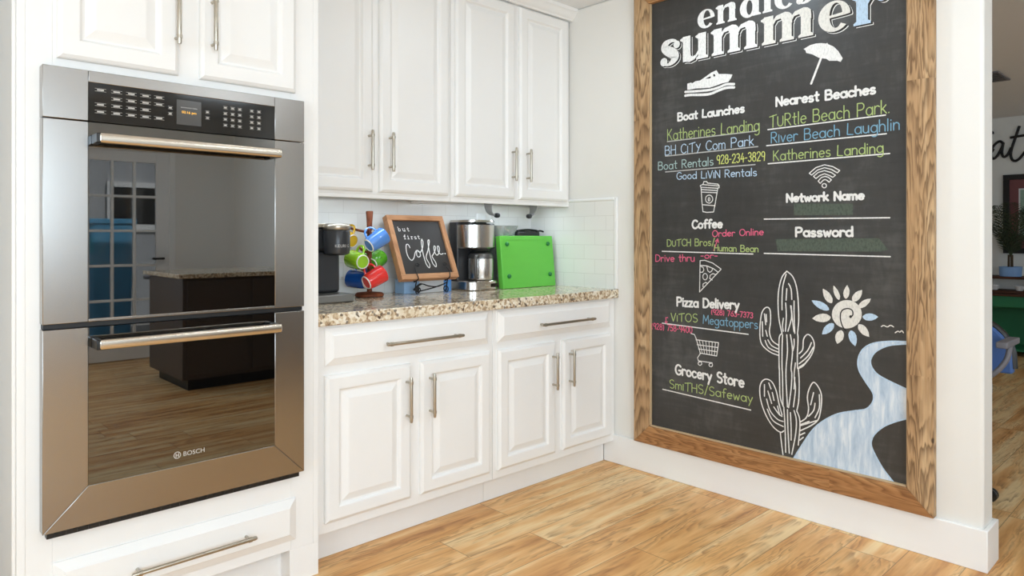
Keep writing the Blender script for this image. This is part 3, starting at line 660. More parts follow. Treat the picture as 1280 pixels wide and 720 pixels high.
 ('parasol_drawing','line','white',9,1,[(849,1940),(807,1838)]),
 ('boat_drawing','poly','white',0,1,[(210,1903),(210,1933),(232,1935),(236,1930),(255,1938),(280,1937),(309,1950),(338,1964),(366,1971),(378,1951),(414,1945),(447,1937),(441,1923),(426,1906),(394,1905),(362,1899),(330,1895),(289,1899),(255,1903),(221,1902)]),
 ('boat_drawing','poly','board',0,2,[(307,1940),(326,1946),(338,1947),(334,1938)]),
 ('boat_drawing','poly','board',0,2,[(349,1954),(357,1955),(361,1945),(352,1942)]),
 ('boat_drawing','spline','white',11,1,[(199,1895),(230,1892),(276,1888),(313,1885),(350,1885),(382,1890),(418,1897),(455,1892)]),
 ('boat_drawing','spline','white',12,1,[(199,1877),(230,1876),(297,1867),(338,1866),(378,1875),(418,1881),(455,1877)]),
 ('paper_cup_drawing','line','white',4,1,[(284,1429),(281,1438),(295,1443),(300,1456),(316,1455),(319,1448),(373,1440),(380,1433),(380,1423),(368,1421),(284,1430)]),
 ('paper_cup_drawing','line','white',4,1,[(295,1442),(378,1431)]),
 ('paper_cup_drawing','line','white',4,1,[(285,1428),(290,1357),(295,1314),(316,1310),(351,1311),(359,1348),(373,1421)]),
 ('paper_cup_drawing','line','white',4,1,[(287,1407),(370,1400)]),
 ('paper_cup_drawing','line','white',4,1,[(293,1347),(359,1340)]),
 ('paper_cup_drawing','line','white',4,1,[(287,1419),(371,1410)]),
 ('paper_cup_drawing','line','white',4,1,[(347,1371),(346,1366),(343,1361),(339,1357),(334,1354),(328,1353),(322,1355),(317,1357),(312,1362),(310,1367),(309,1373),(310,1379),(312,1384),(317,1388),(322,1390),(328,1391),(334,1390),(339,1387),(343,1383),(346,1377),(347,1371)]),
 ('paper_cup_drawing','line','white',4,1,[(332,1371),(331,1366),(329,1363),(326,1363),(324,1366),(323,1371),(324,1376),(326,1379),(329,1379),(331,1376),(332,1371)]),
 ('pizza_drawing','line','white',4,1,[(280,1082),(277,933),(389,1044)]),
 ('pizza_drawing','line','white',4,1,[(280,1082),(305,1084),(347,1072),(389,1046)]),
 ('pizza_drawing','line','white',4,1,[(280,1060),(316,1058),(351,1046),(375,1030)]),
 ('pizza_drawing','line','white',4,1,[(319,1007),(318,1002),(315,997),(311,993),(307,992),(302,993),(298,996),(295,1001),(295,1006),(295,1012),(298,1017),(302,1021),(307,1022),(311,1021),(315,1018),(318,1013),(319,1007)]),
 ('pizza_drawing','line','white',4,1,[(316,1054),(321,1035),(331,1028),(342,1035),(346,1046)]),
 ('pizza_drawing','line','white',4,1,[(282,1055),(296,1051),(300,1038),(293,1027),(280,1027)]),
 ('pizza_drawing','line','white',4,1,[(362,1019),(347,1023),(333,1014),(331,999),(344,993)]),
 ('pizza_drawing','line','white',4,1,[(319,976),(309,980),(296,972),(295,959),(300,956)]),
 ('cart_drawing','line','white',4,1,[(231,731),(249,728),(258,711),(282,640)]),
 ('cart_drawing','line','white',4,1,[(258,704),(377,703)]),
 ('cart_drawing','line','white',4,1,[(377,703),(367,640)]),
 ('cart_drawing','line','white',4,1,[(279,643),(367,640)]),
 ('cart_drawing','line','white',4,1,[(264,681),(374,680)]),
 ('cart_drawing','line','white',4,1,[(272,662),(370,660)]),
 ('cart_drawing','line','white',4,1,[(279,638),(266,619),(271,605),(344,605)]),
 ('cart_drawing','line','white',4,1,[(289,595),(288,591),(285,588),(281,585),(277,585),(273,586),(270,589),(269,592),(270,596),(273,599),(277,601),(281,602),(285,601),(288,598),(289,595)]),
 ('cart_drawing','line','white',4,1,[(346,595),(345,592),(343,589),(339,586),(335,586),(331,587),(328,590),(327,593),(328,597),(331,600),(335,602),(339,603),(343,602),(345,599),(346,595)]),
 ('cart_drawing','line','white',3,1,[(275,704),(292,643)]),
 ('cart_drawing','line','white',3,1,[(293,704),(304,642)]),
 ('cart_drawing','line','white',3,1,[(310,703),(317,642)]),
 ('cart_drawing','line','white',3,1,[(327,703),(330,641)]),
 ('cart_drawing','line','white',3,1,[(344,703),(342,641)]),
 ('cart_drawing','line','white',3,1,[(361,703),(355,640)]),
 ('wireless_symbol','line','white',4,1,[(870,1406),(869,1402),(867,1399),(863,1398),(859,1398),(856,1400),(853,1403),(852,1407),(853,1411),(856,1414),(859,1415),(863,1415),(867,1413),(869,1410),(870,1406)]),
 ('wireless_symbol','line','white',4,1,[(799,1462),(827,1484),(862,1493),(896,1483),(923,1465),(914,1456),(890,1472),(862,1481),(833,1473),(809,1454),(799,1462)]),
 ('wireless_symbol','line','white',4,1,[(817,1448),(836,1463),(862,1469),(890,1459),(906,1447),(896,1439),(881,1448),(862,1456),(843,1450),(827,1438),(817,1448)]),
 ('wireless_symbol','line','white',4,1,[(836,1427),(849,1441),(864,1445),(878,1440),(890,1429),(881,1420),(871,1429),(864,1432),(856,1429),(845,1417),(836,1427)]),
 ('ruled_line','line','dim',5,1,[(97,1665),(563,1666)]),
 ('ruled_line','line','dim',5,1,[(86,1594),(570,1596)]),
 ('ruled_line','line','dim',5,1,[(86,1516),(557,1517)]),
 ('ruled_line','line','white',5,1,[(67,1123),(547,1118)]),
 ('ruled_line','line','white',5,1,[(67,766),(524,757)]),
 ('ruled_line','line','white',5,1,[(70,438),(536,419)]),
 ('ruled_line','line','white',5,1,[(617,1666),(1096,1669)]),
 ('ruled_line','line','white',5,1,[(611,1596),(1099,1596)]),
 ('ruled_line','line','white',5,1,[(618,1516),(1111,1518)]),
 ('ruled_line','line','white',5,1,[(600,1273),(1111,1269)]),
 ('ruled_line','line','white',5,1,[(600,1122),(1113,1118)]),
 ('smudge','poly','smudge',0,1,[(733,1337),(975,1328),(975,1282),(733,1287)]),  # both green patches stand for blurred-out writing
 ('smudge','poly','smudge',0,1,[(651,1185),(987,1189),(1071,1190),(1106,1145),(1077,1137),(662,1132)]),
 ('arrow','line','pink',4,1,[(352,1131),(373,1184)]),
 ('arrow','line','pink',4,1,[(360,1173),(373,1186),(377,1169)]),
 ('arrow','line','pink',4,1,[(99,796),(88,795),(90,768)]),
 ('arrow','line','pink',4,1,[(83,775),(90,766),(97,776)]),
]
WRITING = [
 ('Boat Launches', 'white', 9, (159, 1761), (505, 1758), 36, 'heading'),
 ('Katherines Landing', 'lime', 4.2, (99, 1671), (577, 1667), 52, 'handwriting'),
 ('BH CITY Com Park', 'ice', 4.2, (85, 1599), (550, 1604), 44, 'handwriting'),
 ('Boat Rentals', 'mint', 4.2, (45, 1528), (350, 1530), 39, 'handwriting'),
 ('928-234-3829', 'yellow', 4.2, (369, 1533), (603, 1532), 40, 'handwriting'),
 ('Good LIVIN Rentals', 'ice', 4.2, (152, 1474), (565, 1467), 34, 'handwriting'),
 ('Coffee', 'white', 9.3, (239, 1235), (395, 1238), 38, 'heading'),
 ('Order Online', 'pink', 4.2, (346, 1195), (596, 1204), 29, 'handwriting'),
 ('DUTCH Bros/', 'lime', 4.2, (97, 1148), (356, 1154), 33, 'handwriting'),
 ('Human Bean', 'lime', 4.2, (356, 1129), (572, 1128), 29, 'handwriting'),
 ('Drive thru', 'pink', 4.2, (29, 1072), (250, 1078), 33, 'handwriting'),
 ('-or-', 'pink', 4.2, (285, 1093), (371, 1095), 26, 'handwriting'),
 ('Pizza Delivery', 'white', 9.3, (154, 858), (479, 867), 41, 'heading'),
 ('(928) 763-7373', 'pink', 3.8, (340, 832), (547, 832), 24, 'handwriting'),
 ('VITOS', 'lime', 4.2, (119, 780), (266, 788), 39, 'handwriting'),
 ('Megatoppers', 'blue', 4.2, (297, 785), (570, 786), 40, 'handwriting'),
 ('(928) 758-9400', 'pink', 3.8, (5, 732), (237, 733), 29, 'handwriting'),
 ('Grocery Store', 'white', 9.3, (145, 525), (503, 516), 47, 'heading'),
 ('SmITHS/Safeway', 'lime', 4.2, (111, 451), (545, 453), 41, 'handwriting'),
 ('Nearest Beaches', 'white', 9, (656, 1764), (1059, 1759), 38, 'heading'),
 ('TURtle Beach Park.', 'lime', 4.2, (625, 1674), (1111, 1677), 52, 'handwriting'),
 ('RIver Beach Laughlin', 'blue', 4.2, (633, 1605), (1146, 1607), 46, 'handwriting'),
 ('Katherines Landing', 'lime', 4.2, (643, 1527), (1088, 1524), 43, 'handwriting'),
 ('Network Name', 'white', 9.3, (703, 1345), (1016, 1345), 33, 'heading'),
 ('Password', 'white', 9.3, (743, 1196), (973, 1198), 37, 'heading'),
]
CH = ['white', 'cream', 'ice', 'mint', 'lime', 'yellow', 'pink', 'blue', 'dim', 'board', 'smudge', 'river']
def chalk_build(name, mb, label=None):
    used = sorted(set(mb.m)); mp = {k: i for i, k in enumerate(used)}; mb.m = [mp[k] for k in mb.m]
    o = mb.build(name, [M['river'] if CH[k] == 'river' else M['chalk_'+CH[k]] for k in used], cb, smooth=0)
    if label: o['label'] = label
    return o
groups = {}
for part, kind, colr, wd, lay, pts in CHALK:
    key = part if part not in ('ruled_line', 'smudge', 'arrow') else part+str(len(groups))
    mb = groups.setdefault(key, (part, MB()))[1]; mb.cur = CH.index(colr)
    p = [(a/1000, c_/1000) for a, c_ in pts]
    if kind == 'poly': poly(mb, p, lay)
    else: ribbon(mb, spline(p) if kind == 'spline' else p, wd/1000, lay)
DL = dict(cactus_drawing='white chalk drawing of a tall saguaro cactus', sun_drawing='chalk sun with a spiral and petal rays', river_drawing='pale blue chalk river winding to the frame', birds_drawing='two small chalk birds', parasol_drawing='white chalk beach umbrella', boat_drawing='white chalk motor boat on waves', paper_cup_drawing='chalk outline of a takeaway coffee cup', pizza_drawing='chalk outline of a pizza slice', cart_drawing='chalk outline of a shopping cart', wireless_symbol='chalk wireless signal symbol', smudge='greenish smudge standing for blurred-out writing', arrow='small pink chalk arrow')
for key, (part, mb) in groups.items(): chalk_build(part, mb, DL.get(part))

# hand lettering: one stroke list per letter, cap height 1
A_ = lambda *a: arc(*a)
o_ = [A_(.26, .3, .26, .3, 0, 360)]
GL = {
'B': (.6, [[(0, 0), (0, 1)], [(0, 1), (.28, 1)]+A_(.3, .77, .22, .23, 90, -90)+[(0, .54)], [(0, .54), (.32, .54)]+A_(.34, .27, .25, .27, 90, -90)+[(0, 0)]]),
'C': (.62, [A_(.36, .5, .36, .5, 45, 315)]), 'D': (.66, [[(0, 0), (0, 1), (.2, 1)]+A_(.2, .5, .45, .5, 90, -90)+[(0, 0)]]),
'G': (.7, [A_(.38, .5, .38, .5, 45, 345)+[(.72, .44), (.42, .44)]]), 'H': (.58, [[(0, 0), (0, 1)], [(.56, 0), (.56, 1)], [(0, .5), (.56, .5)]]),
'I': (.06, [[(.02, 0), (.02, .72)]]), 'K': (.58, [[(0, 0), (0, 1)], [(.52, 1), (0, .42)], [(.16, .58), (.56, 0)]]), 'L': (.5, [[(.04, 1), (0, .05), (.48, 0)]]),
'M': (.78, [[(0, 0), (.06, 1), (.38, .3), (.7, 1), (.78, 0)]]), 'N': (.6, [[(0, 0), (0, 1), (.58, 0), (.58, 1)]]), 'O': (.74, [A_(.37, .5, .37, .5, 90, 450)]),
'P': (.58, [[(0, 0), (0, 1)], [(0, 1), (.28, 1)]+A_(.3, .74, .26, .26, 90, -90)+[(0, .47)]]), 'R': (.58, [[(0, 0), (0, 1)], [(0, 1), (.26, 1)]+A_(.28, .75, .24, .25, 90, -90)+[(0, .49)], [(.2, .49), (.56, 0)]]),
'S': (.56, [A_(.29, .75, .26, .25, 35, 270)+A_(.28, .25, .27, .25, 90, -140)]), 'T': (.66, [[(.34, 0), (.36, 1)], [(0, .9), (.7, 1.02)]]), 'U': (.56, [[(0, .8)]+A_(.26, .26, .26, .26, 180, 360)+[(.52, .8)]]),
'V': (.6, [[(0, 1), (.28, 0), (.6, 1)]]), 'Y': (.5, [[(0, .8), (.24, .4)], [(.5, .8), (.12, -.15)]]),
'a': (.54, o_+[[(.52, .6), (.54, 0)]]), 'b': (.52, [[(0, 1), (0, 0)]]+o_), 'c': (.46, [A_(.26, .3, .26, .3, 45, 315)]), 'd': (.54, o_+[[(.52, 1), (.54, 0)]]),
'e': (.5, [[(.02, .3), (.5, .34)]+A_(.26, .3, .25, .3, 8, 315)]), 'f': (.36, [A_(.32, .82, .16, .18, 50, 180)+[(.16, 0)], [(0, .56), (.34, .56)]]),
'g': (.54, o_+[[(.52, .6), (.54, -.15)]+A_(.28, -.15, .26, .22, 0, -140)]), 'h': (.48, [[(0, 1), (0, 0)], [(0, .3)]+A_(.23, .36, .22, .24, 170, 0)+[(.46, 0)]]),
'i': (.08, [[(.03, .6), (.03, 0)], [(.03, .84), (.03, .88)]]), 'k': (.42, [[(0, 1), (0, 0)], [(.38, .62), (0, .24)], [(.12, .34), (.42, 0)]]), 'l': (.08, [[(.03, 1), (.03, 0)]]),
'm': (.72, [[(0, .6), (0, 0)], [(0, .36)]+A_(.18, .4, .17, .2, 170, 0)+[(.35, 0)], [(.35, .36)]+A_(.53, .4, .17, .2, 170, 0)+[(.7, 0)]]), 'n': (.46, [[(0, .6), (0, 0)], [(0, .34)]+A_(.23, .37, .21, .23, 170, 0)+[(.44, 0)]]),
'o': (.52, o_), 'p': (.52, [[(0, .6), (0, -.4)]]+o_), 'r': (.36, [[(0, .6), (0, 0)], [(0, .32)]+A_(.22, .36, .22, .24, 170, 45)]),
's': (.42, [A_(.21, .45, .18, .15, 35, 270)+A_(.2, .15, .2, .15, 90, -140)]), 't': (.36, [[(.17, .94), (.17, .1)]+A_(.28, .12, .11, .12, 180, 290), [(0, .62), (.36, .62)]]),
'u': (.48, [[(0, .6)]+A_(.22, .22, .22, .22, 180, 360)+[(.44, .6)], [(.44, .6), (.46, 0)]]), 'v': (.44, [[(0, .6), (.21, 0), (.44, .6)]]), 'w': (.64, [[(0, .6), (.16, 0), (.32, .5), (.48, 0), (.64, .6)]]),
'y': (.46, [[(0, .6), (.24, .06)], [(.46, .6), (.1, -.36)]]), 'z': (.42, [[(0, .6), (.4, .6), (0, 0), (.42, 0)]]),
'0': (.5, [A_(.25, .5, .25, .5, 0, 360)]), '2': (.5, [A_(.25, .74, .24, .26, 170, -20)+[(0, 0), (.5, 0)]]), '3': (.48, [A_(.22, .76, .22, .24, 150, -90)+A_(.22, .27, .24, .27, 90, -150)]),
'4': (.5, [[(.3, 1), (0, .36), (.5, .36)], [(.38, .62), (.38, 0)]]), '5': (.48, [[(.42, 1), (.08, 1), (.04, .56)]+A_(.2, .32, .26, .3, 120, -140)]), '6': (.5, [[(.38, 1), (.06, .4)]+A_(.25, .28, .24, .28, 160, 520)]),
'7': (.46, [[(0, 1), (.46, 1), (.14, 0)]]), '8': (.5, [A_(.25, .76, .2, .24, -90, 270), A_(.25, .27, .25, .27, 90, 450)]), '9': (.48, [A_(.24, .72, .23, .28, 0, 360), [(.47, .74), (.4, 0)]]),
'-': (.3, [[(0, .42), (.28, .42)]]), '/': (.34, [[(0, -.1), (.34, 1.05)]]), '(': (.2, [A_(.3, .42, .26, .62, 130, 230)]), ')': (.2, [A_(-.1, .42, .26, .62, 50, -50)]), '.': (.08, [[(.02, .0), (.04, .02)]]), ' ': (.34, [])}
def hand(s, colr, wd, p0, p1, h, part):
    gap = .17; tot = sum(GL[c][0] for c in s)+gap*(len(s)-1)
    sc = (p1[0]-p0[0])/1000/tot; up = h/1000; mb = MB(); mb.cur = CH.index(colr); x = 0; done = []
    sl = (p1[1]-p0[1])/max(1, (p1[0]-p0[0]))
    for c in s:
        g, st = GL[c]; jit = random.uniform(-.02, .02)
        for path in st:
            pts = []
            for a, y in path:
                X = p0[0]/1000+(x+a)*sc; pts.append((X, p0[1]/1000+(X-p0[0]/1000)*sl+(y+jit)*up))
            ribbon(mb, pts, wd/1000, 4)
        x += g+gap
        if c == ' ': done.append(mb); mb = MB(); mb.cur = CH.index(colr)
    for mb in done+[mb]: chalk_build(part+'_word', mb, {'white': 'bold white chalk heading', 'lime': 'yellow green chalk handwriting', 'yellow': 'yellow chalk phone number', 'pink': 'pink chalk handwriting', 'blue': 'blue chalk handwriting', 'ice': 'pale blue chalk handwriting', 'mint': 'pale teal chalk handwriting'}[colr])
for a in WRITING: hand(*a)
# the fat serif title, drawn from filled shapes with an offset outline
def strip(pts): return ('r', pts)
def bowl(cx, cy, ro, so, ci, cj, ri, si, a0, a1, n=26):
    return ('q', [((cx+ro*math.cos(math.radians(a0+(a1-a0)*i/n)), cy+so*math.sin(math.radians(a0+(a1-a0)*i/n))), (ci+ri*math.cos(math.radians(a0+(a1-a0)*i/n)), cj+si*math.sin(math.radians(a0+(a1-a0)*i/n)))) for i in range(n+1)])
def rect(x0, y0, x1, y1): return ('p', [(x0, y0), (x1, y0), (x1, y1), (x0, y1)])
def stem(x, wd, y1=1.0, foot=True, head=True, y0=0.):
    r = [rect(x, y0, x+wd, y1)]
    if foot: r.append(('p', [(x-.09, y0), (x+wd+.09, y0), (x+wd+.09, y0+.07), (x+wd, y0+.13), (x, y0+.13), (x-.09, y0+.07)]))
    if head: r.append(('p', [(x-.13, y1-.08), (x-.13, y1-.13), (x, y1-.2), (x+.05, y1), (x-.02, y1-.03)]))
    return r
def arch(x0, x1, wd): return [('p', [(x0, .66), (x0, .84), (x0+.12, .96), ((x0+x1)/2+.1, 1.03), (x1-.1, .99), (x1, .9), (x1+.02, .74), (x1+.02, .6), (x1-wd, .6), (x1-wd, .74), (x1-wd-.06, .83), (x0+.1, .80)])]
TT = {
's': (.98, [('v', [(.86, .80, .10), (.74, .93, .12), (.52, .97, .16), (.28, .88, .28), (.24, .72, .36), (.40, .58, .40), (.62, .46, .42), (.74, .30, .38), (.62, .12, .24), (.42, .03, .12), (.22, .06, .10)]), ('d', (.82, .77, .15)), ('d', (.19, .17, .17))]),
'u': (1.42, stem(.14, .36, 1., False)+stem(.86, .36)+[('p', [(.14, .34), (.15, .14), (.26, .0), (.46, -.04), (.68, .02), (.86, .2), (.86, .36), (.74, .2), (.6, .15), (.52, .2), (.5, .36)])]),
'n': (1.42, stem(.14, .34)+stem(.84, .36, .7, True, False)+arch(.48, 1.2, .36)),
'm': (2.12, stem(.14, .36)+stem(.84, .36, .7, True, False)+stem(1.54, .36, .7, True, False)+arch(.5, 1.2, .36)+arch(1.2, 1.9, .36)),
'e': (1.2, [bowl(.60, .48, .55, .52, .66, .50, .22, .42, 4, 318), ('p', [(.42, .44), (.42, .52), (1.13, .58), (1.14, .48), (.95, .46)])]),
'r': (1.1, stem(.14, .38)+[('v', [(.5, .66, .06), (.62, .86, .12), (.84, .96, .16), (1.0, .88, .18)]), ('d', (.96, .80, .17))]),
'd': (1.32, [bowl(.56, .48, .5, .52, .62, .48, .17, .38, 30, 390)]+stem(.8, .36, 1.55, False)+[('p', [(.8, 0), (1.28, 0), (1.28, .06), (1.16, .14), (.8, .14)])]),
'l': (.66, stem(.14, .36, 1.55))}
def title(word, s0, s1, zb_, xh, colours, outline):
    tot = sum(TT[c][0] for c in word); sc = (s1-s0)/tot; mb = MB()
    def draw(dx, dz, lay, cols):
        x = 0
        for c, colr in zip(word, cols):
            mb.cur = CH.index(colr); tf = lambda p: (s0+(x+p[0])*sc+dx, zb_+p[1]*xh+dz)
            for it in TT[c][1]:
                k = it[0]
                if k == 'p': poly(mb, [tf(p) for p in it[1]], lay)
                elif k == 'd': bse = it[1]; poly(mb, [tf((bse[0]+bse[2]*xh/sc*math.cos(2*math.pi*i/20), bse[1]+bse[2]*math.sin(2*math.pi*i/20))) for i in range(20)], lay)
                elif k == 'q':
                    for (a, b1), (c1, d1) in zip(it[1][:-1], it[1][1:]): poly(mb, [tf(a), tf(c1), tf(d1), tf(b1)], lay)
                elif k == 'v':
                    sp = spline(it[1], 5); ribbon(mb, [tf(p) for p in sp], [p[2]*(sc+xh)/2 for p in sp], lay)
            x += TT[c][0]
    if outline:
        draw(.0105, -.0095, 1, ['white']*len(word)); draw(.0078, -.0066, 2, ['board']*len(word))
    draw(0, 0, 3, colours)
    return mb
chalk_build('title_lettering', title('summer', .055, 1.100, 2.040, .122, ['white']*3+['cream', 'cream', 'ice'], True), 'fat white serif lettering with a drop outline')
chalk_build('title_lettering', title('endless', .262, .905, 2.182, .086, ['white']*7, False), 'fat white serif lettering')

# ------------------------------------------------------------------ things on the worktop
ZT = .9185
# single serve brewer
kb = thing('coffee_brewer', 'black single serve coffee brewer on the worktop beside the oven cabinet', 'coffee machine', (1.44, 2.74, ZT))
MB().box(1.345, 2.600, ZT, 1.540, 2.880, ZT+.036).build('drip_base', M['tray'], kb, bevel=.006)
b = MB(); b.box(1.365, 2.700, ZT+.0365, 1.530, 2.875, ZT+.215); b.build('column', M['kcup'], kb, bevel=.012)
b = MB(); b.box(1.345, 2.690, ZT+.2155, 1.535, 2.880, ZT+.315); b.build('housing', M['blk'], kb, bevel=.012)
b = MB(); b.lathe([(.040, 0), (.053, .008), (.056, .03), (.056, .098), (.052, .106)], (1.497, 2.672, ZT+.198), seg=40); hd = b.build('brew_head', M['kcup'], kb)
b = MB(); b.lathe([(.055, 0), (.059, .008), (.058, .020), (.045, .028)], (1.497, 2.672, ZT+.3045), seg=40); b.box(1.35, 2.69, ZT+.3155, 1.535, 2.87, ZT+.333); b.build('lid', M['nickel'], kb, bevel=.003)
MB().box(1.352, 2.668, ZT+.037, 1.362, 2.70, ZT+.20).build('water_tank_rail', M['nickel'], kb, bevel=.003)
b = MB(); s_ = 'KEURIG'
for i, ch in enumerate(s_):   # letters wrapped round the drum
    th = math.radians(-126+i*11.5); p = Vector((1.497+.0565*math.cos(th), 2.672+.0565*math.sin(th), ZT+.232)); tx = Vector((-math.sin(th), math.cos(th), 0))
    text_mesh(b, ch, p, tx, (0, 0, 1), .0125, .0092 if ch != 'I' else .0026)
b.build('maker_lettering', M['legend'], kb, smooth=0)

# mug tree
MT = Vector((1.735, 2.795, ZT))
mt_ = thing('mug_tree', 'dark wooden mug tree on the worktop hung with coloured mugs', 'mug holder', MT)
MB().lathe([(.060, 0), (.066, .003), (.066, .012), (.058, .018), (.02, .022)], MT, seg=40).build('base', M['acacia'], mt_)
MB().lathe([(.012, .020), (.011, .10), (.011, .30), (.013, .345), (.017, .392), (.015, .396)], MT, seg=20).build('pole', M['acacia'], mt_)
FW = Vector((math.cos(YAW), math.sin(YAW), 0)); RT = Vector((math.sin(YAW), -math.cos(YAW), 0)); UP = Vector((0, 0, 1))
def camdir(r, u, f): return (RT*r+UP*u+FW*f).normalized()
def mug(label, colr, base, axis, hdir, size=1.):
    ax = Vector(axis).normalized(); hd_ = Vector(hdir); hd_ = (hd_-ax*hd_.dot(ax)).normalized(); o = Vector(base); k = size
    t_ = thing('mug', label, 'mug', o, 'coloured mugs on the mug tree')
    pr = [(.0272, .0), (.0272, .001), (.031, .001), (.0345, .006), (.0375, .022), (.0400, .055), (.0412, .090), (.0410, .0935), (.0392, .0935), (.0380, .088), (.0362, .05), (.033, .015), (.010, .009)]
    MB().lathe([(r*k, h*k) for r, h in pr], o, ax, 40).build('cup', M[colr], t_)
    MB().lathe([(r*k, h*k) for r, h in [(.0275, .0012), (.0275, -.0018), (.0282, -.0028), (.0308, -.0024), (.0320, .0012)]], o, ax, 40).build('foot_ring', M['foot'], t_).data.polygons[-1]
    hp = []
    for i in range(15):
        a = math.radians(-98+196*i/14); hp.append(o+ax*(.048+.029*math.sin(a))*k+hd_*(.034+.034*math.cos(a)**.8 if math.cos(a) > 0 else .034)*k)
    MB().tube(hp, .0052*k, 10).build('handle', M[colr], t_)
    return o+ax*.048*k+hd_*.056*k
grips = [
 mug('sky blue mug hanging topmost on the mug tree', 'mblue', (1.691, 2.731, 1.155), camdir(.62, .50, .60), camdir(-.45, .8, .1)),
 mug('red mug hanging lowest on the mug tree', 'mred', (1.667, 2.712, .989), camdir(.66, .42, .62), camdir(-.3, .9, .1)),
 mug('lime green mug on the mug tree beside the black brewer', 'mlime', (1.640, 2.697, 1.083), camdir(-.66, .12, .70), camdir(.3, .95, .1)),
 mug('dark blue mug half hidden below the lime mug', 'mnavy', (1.700, 2.760, .992), camdir(-.80, .10, .35), camdir(.2, .9, .2)),
 mug('green mug hanging behind the red mug', 'mgreen', (1.742, 2.795, 1.066), camdir(.25, .30, .9), camdir(-.6, .8, .0)),
 mug('yellow mug mostly hidden behind the mug tree pole', 'myellow', (1.690, 2.868, 1.175), camdir(-.75, .25, .6), camdir(.5, .8, .0))]
for gpt in grips:
    z = min(gpt.z-.025, ZT+.37); s0 = Vector((MT.x, MT.y, z)); out_ = Vector((gpt.x-MT.x, gpt.y-MT.y, 0)).normalized()
    MB().tube([s0, gpt-UP*.004, gpt+(gpt-s0).normalized()*.018], [.0062, .0055, .0045], 10).build('peg', M['acacia'], mt_)

# framed sign on its easel
LEAN = math.radians(24.3); sd = Vector((0, math.sin(LEAN), math.cos(LEAN))); sn = Vector((0, -math.cos(LEAN), math.sin(LEAN))); sx = Vector((1, 0, 0))
SO = Vector((1.853, 2.700, .996)); SW, SH, SF, ST = .340, .335, .026, .036
sg = thing('framed_sign', 'square black sign in a light wood frame reading but first coffee, leaning on an easel', 'sign', SO)
def SP(a, h, d): return SO+sx*a+sd*h+sn*d      # a across, h up the sign, d out of it
def sbox(mb, a0, h0, d0, a1, h1, d1): mb.add([SP(a, h, d) for a in (a0, a1) for h in (h0, h1) for d in (d0, d1)], [(0, 1, 3, 2), (4, 6, 7, 5), (0, 4, 5, 1), (2, 3, 7, 6), (0, 2, 6, 4), (1, 5, 7, 3)])
for q in [(0, 0, SW, SF), (0, SH-SF, SW, SH)]: b = MB(); sbox(b, q[0], q[1], -ST, q[2], q[3], 0); b.build('frame_rail', M['signwood'], sg, bevel=.001)
for q in [(0, SF, SF, SH-SF), (SW-SF, SF, SW, SH-SF)]: b = MB(); sbox(b, q[0], q[1], -ST, q[2], q[3], 0); b.build('frame_stile', M['signwood_z'], sg, bevel=.001)
b = MB(); sbox(b, SF, SF, -ST+.004, SW-SF, SH-SF, -.012); b.build('panel', M['sign_black'], sg)
def type_line(mb, s, a0, h0, hgt, sp):
    """slab-serif typed letters"""
    a = a0
    def st(p, q, w_=.0030):
        p, q = Vector(p), Vector(q); d_ = (q-p); d_ = d_.normalized() if d_.length else Vector((1, 0)); n_ = Vector((-d_.y, d_.x))*w_/2
        p = p-d_*w_*.4; q = q+d_*w_*.4
        mb.add([SP(*(p+n_), -.0115), SP(*(q+n_), -.0115), SP(*(q-n_), -.0115), SP(*(p-n_), -.0115)], [(0, 1, 2, 3)])
    x = hgt*.62
    for ch in s:
        L = {'b': [[(0, 1), (0, 0)], [(-.12, 1), (0, 1)], arc(.25, .3, .25, .3, 0, 360, 12)], 'u': [[(-.1, .6), (0, .6), (0, .15), (.15, 0), (.35, 0), (.5, .15)], [(.4, .6), (.5, .6), (.5, 0), (.62, 0)]], 't': [[(.2, .9), (.2, .1), (.32, 0), (.5, .06)], [(0, .6), (.45, .6)]],
             'f': [[(.5, .95), (.35, 1), (.22, .85), (.22, 0)], [(0, .6), (.42, .6)], [(.05, 0), (.42, 0)]], 'i': [[(.05, .6), (.22, .6), (.22, 0)], [(0, 0), (.45, 0)], [(.2, .82), (.22, .86)]], 'r': [[(0, .6), (.15, .6), (.15, 0)], [(0, 0), (.35, 0)], [(.15, .4), (.3, .6), (.5, .55)]],
             's': [arc(.25, .45, .22, .15, 35, 270, 8)+arc(.25, .15, .24, .15, 90, -140, 8)], ',': [[(.1, .05), (.0, -.18)]], ' ': []}[ch]
        for path in L:
            for p, q in zip(path[:-1], path[1:]): st((a+p[0]*hgt, h0+p[1]*hgt), (a+q[0]*hgt, h0+q[1]*hgt))
        a += sp
b = MB(); type_line(b, 'but', .058, .254, .021, .0255); type_line(b, 'first,', .078, .212, .021, .0205)
cof = [(.098, .165), (.092, .182), (.080, .180), (.072, .150), (.074, .118), (.088, .100), (.105, .112), (.120, .138), (.132, .150), (.126, .128), (.132, .116), (.146, .122), (.148, .142), (.136, .152), (.150, .140), (.172, .165), (.184, .196), (.180, .208), (.172, .190), (.166, .130), (.168, .080), (.180, .058), (.188, .076), (.178, .112), (.200, .150), (.220, .190), (.224, .206), (.214, .196), (.206, .130), (.208, .082), (.222, .062), (.228, .082), (.216, .116), (.226, .128), (.244, .150), (.252, .168), (.244, .172), (.238, .146), (.246, .124), (.262, .134), (.274, .158), (.272, .172), (.264, .168), (.262, .144), (.272, .128), (.290, .132)]
sp_ = spline([(a, h) for a, h in cof], 5)
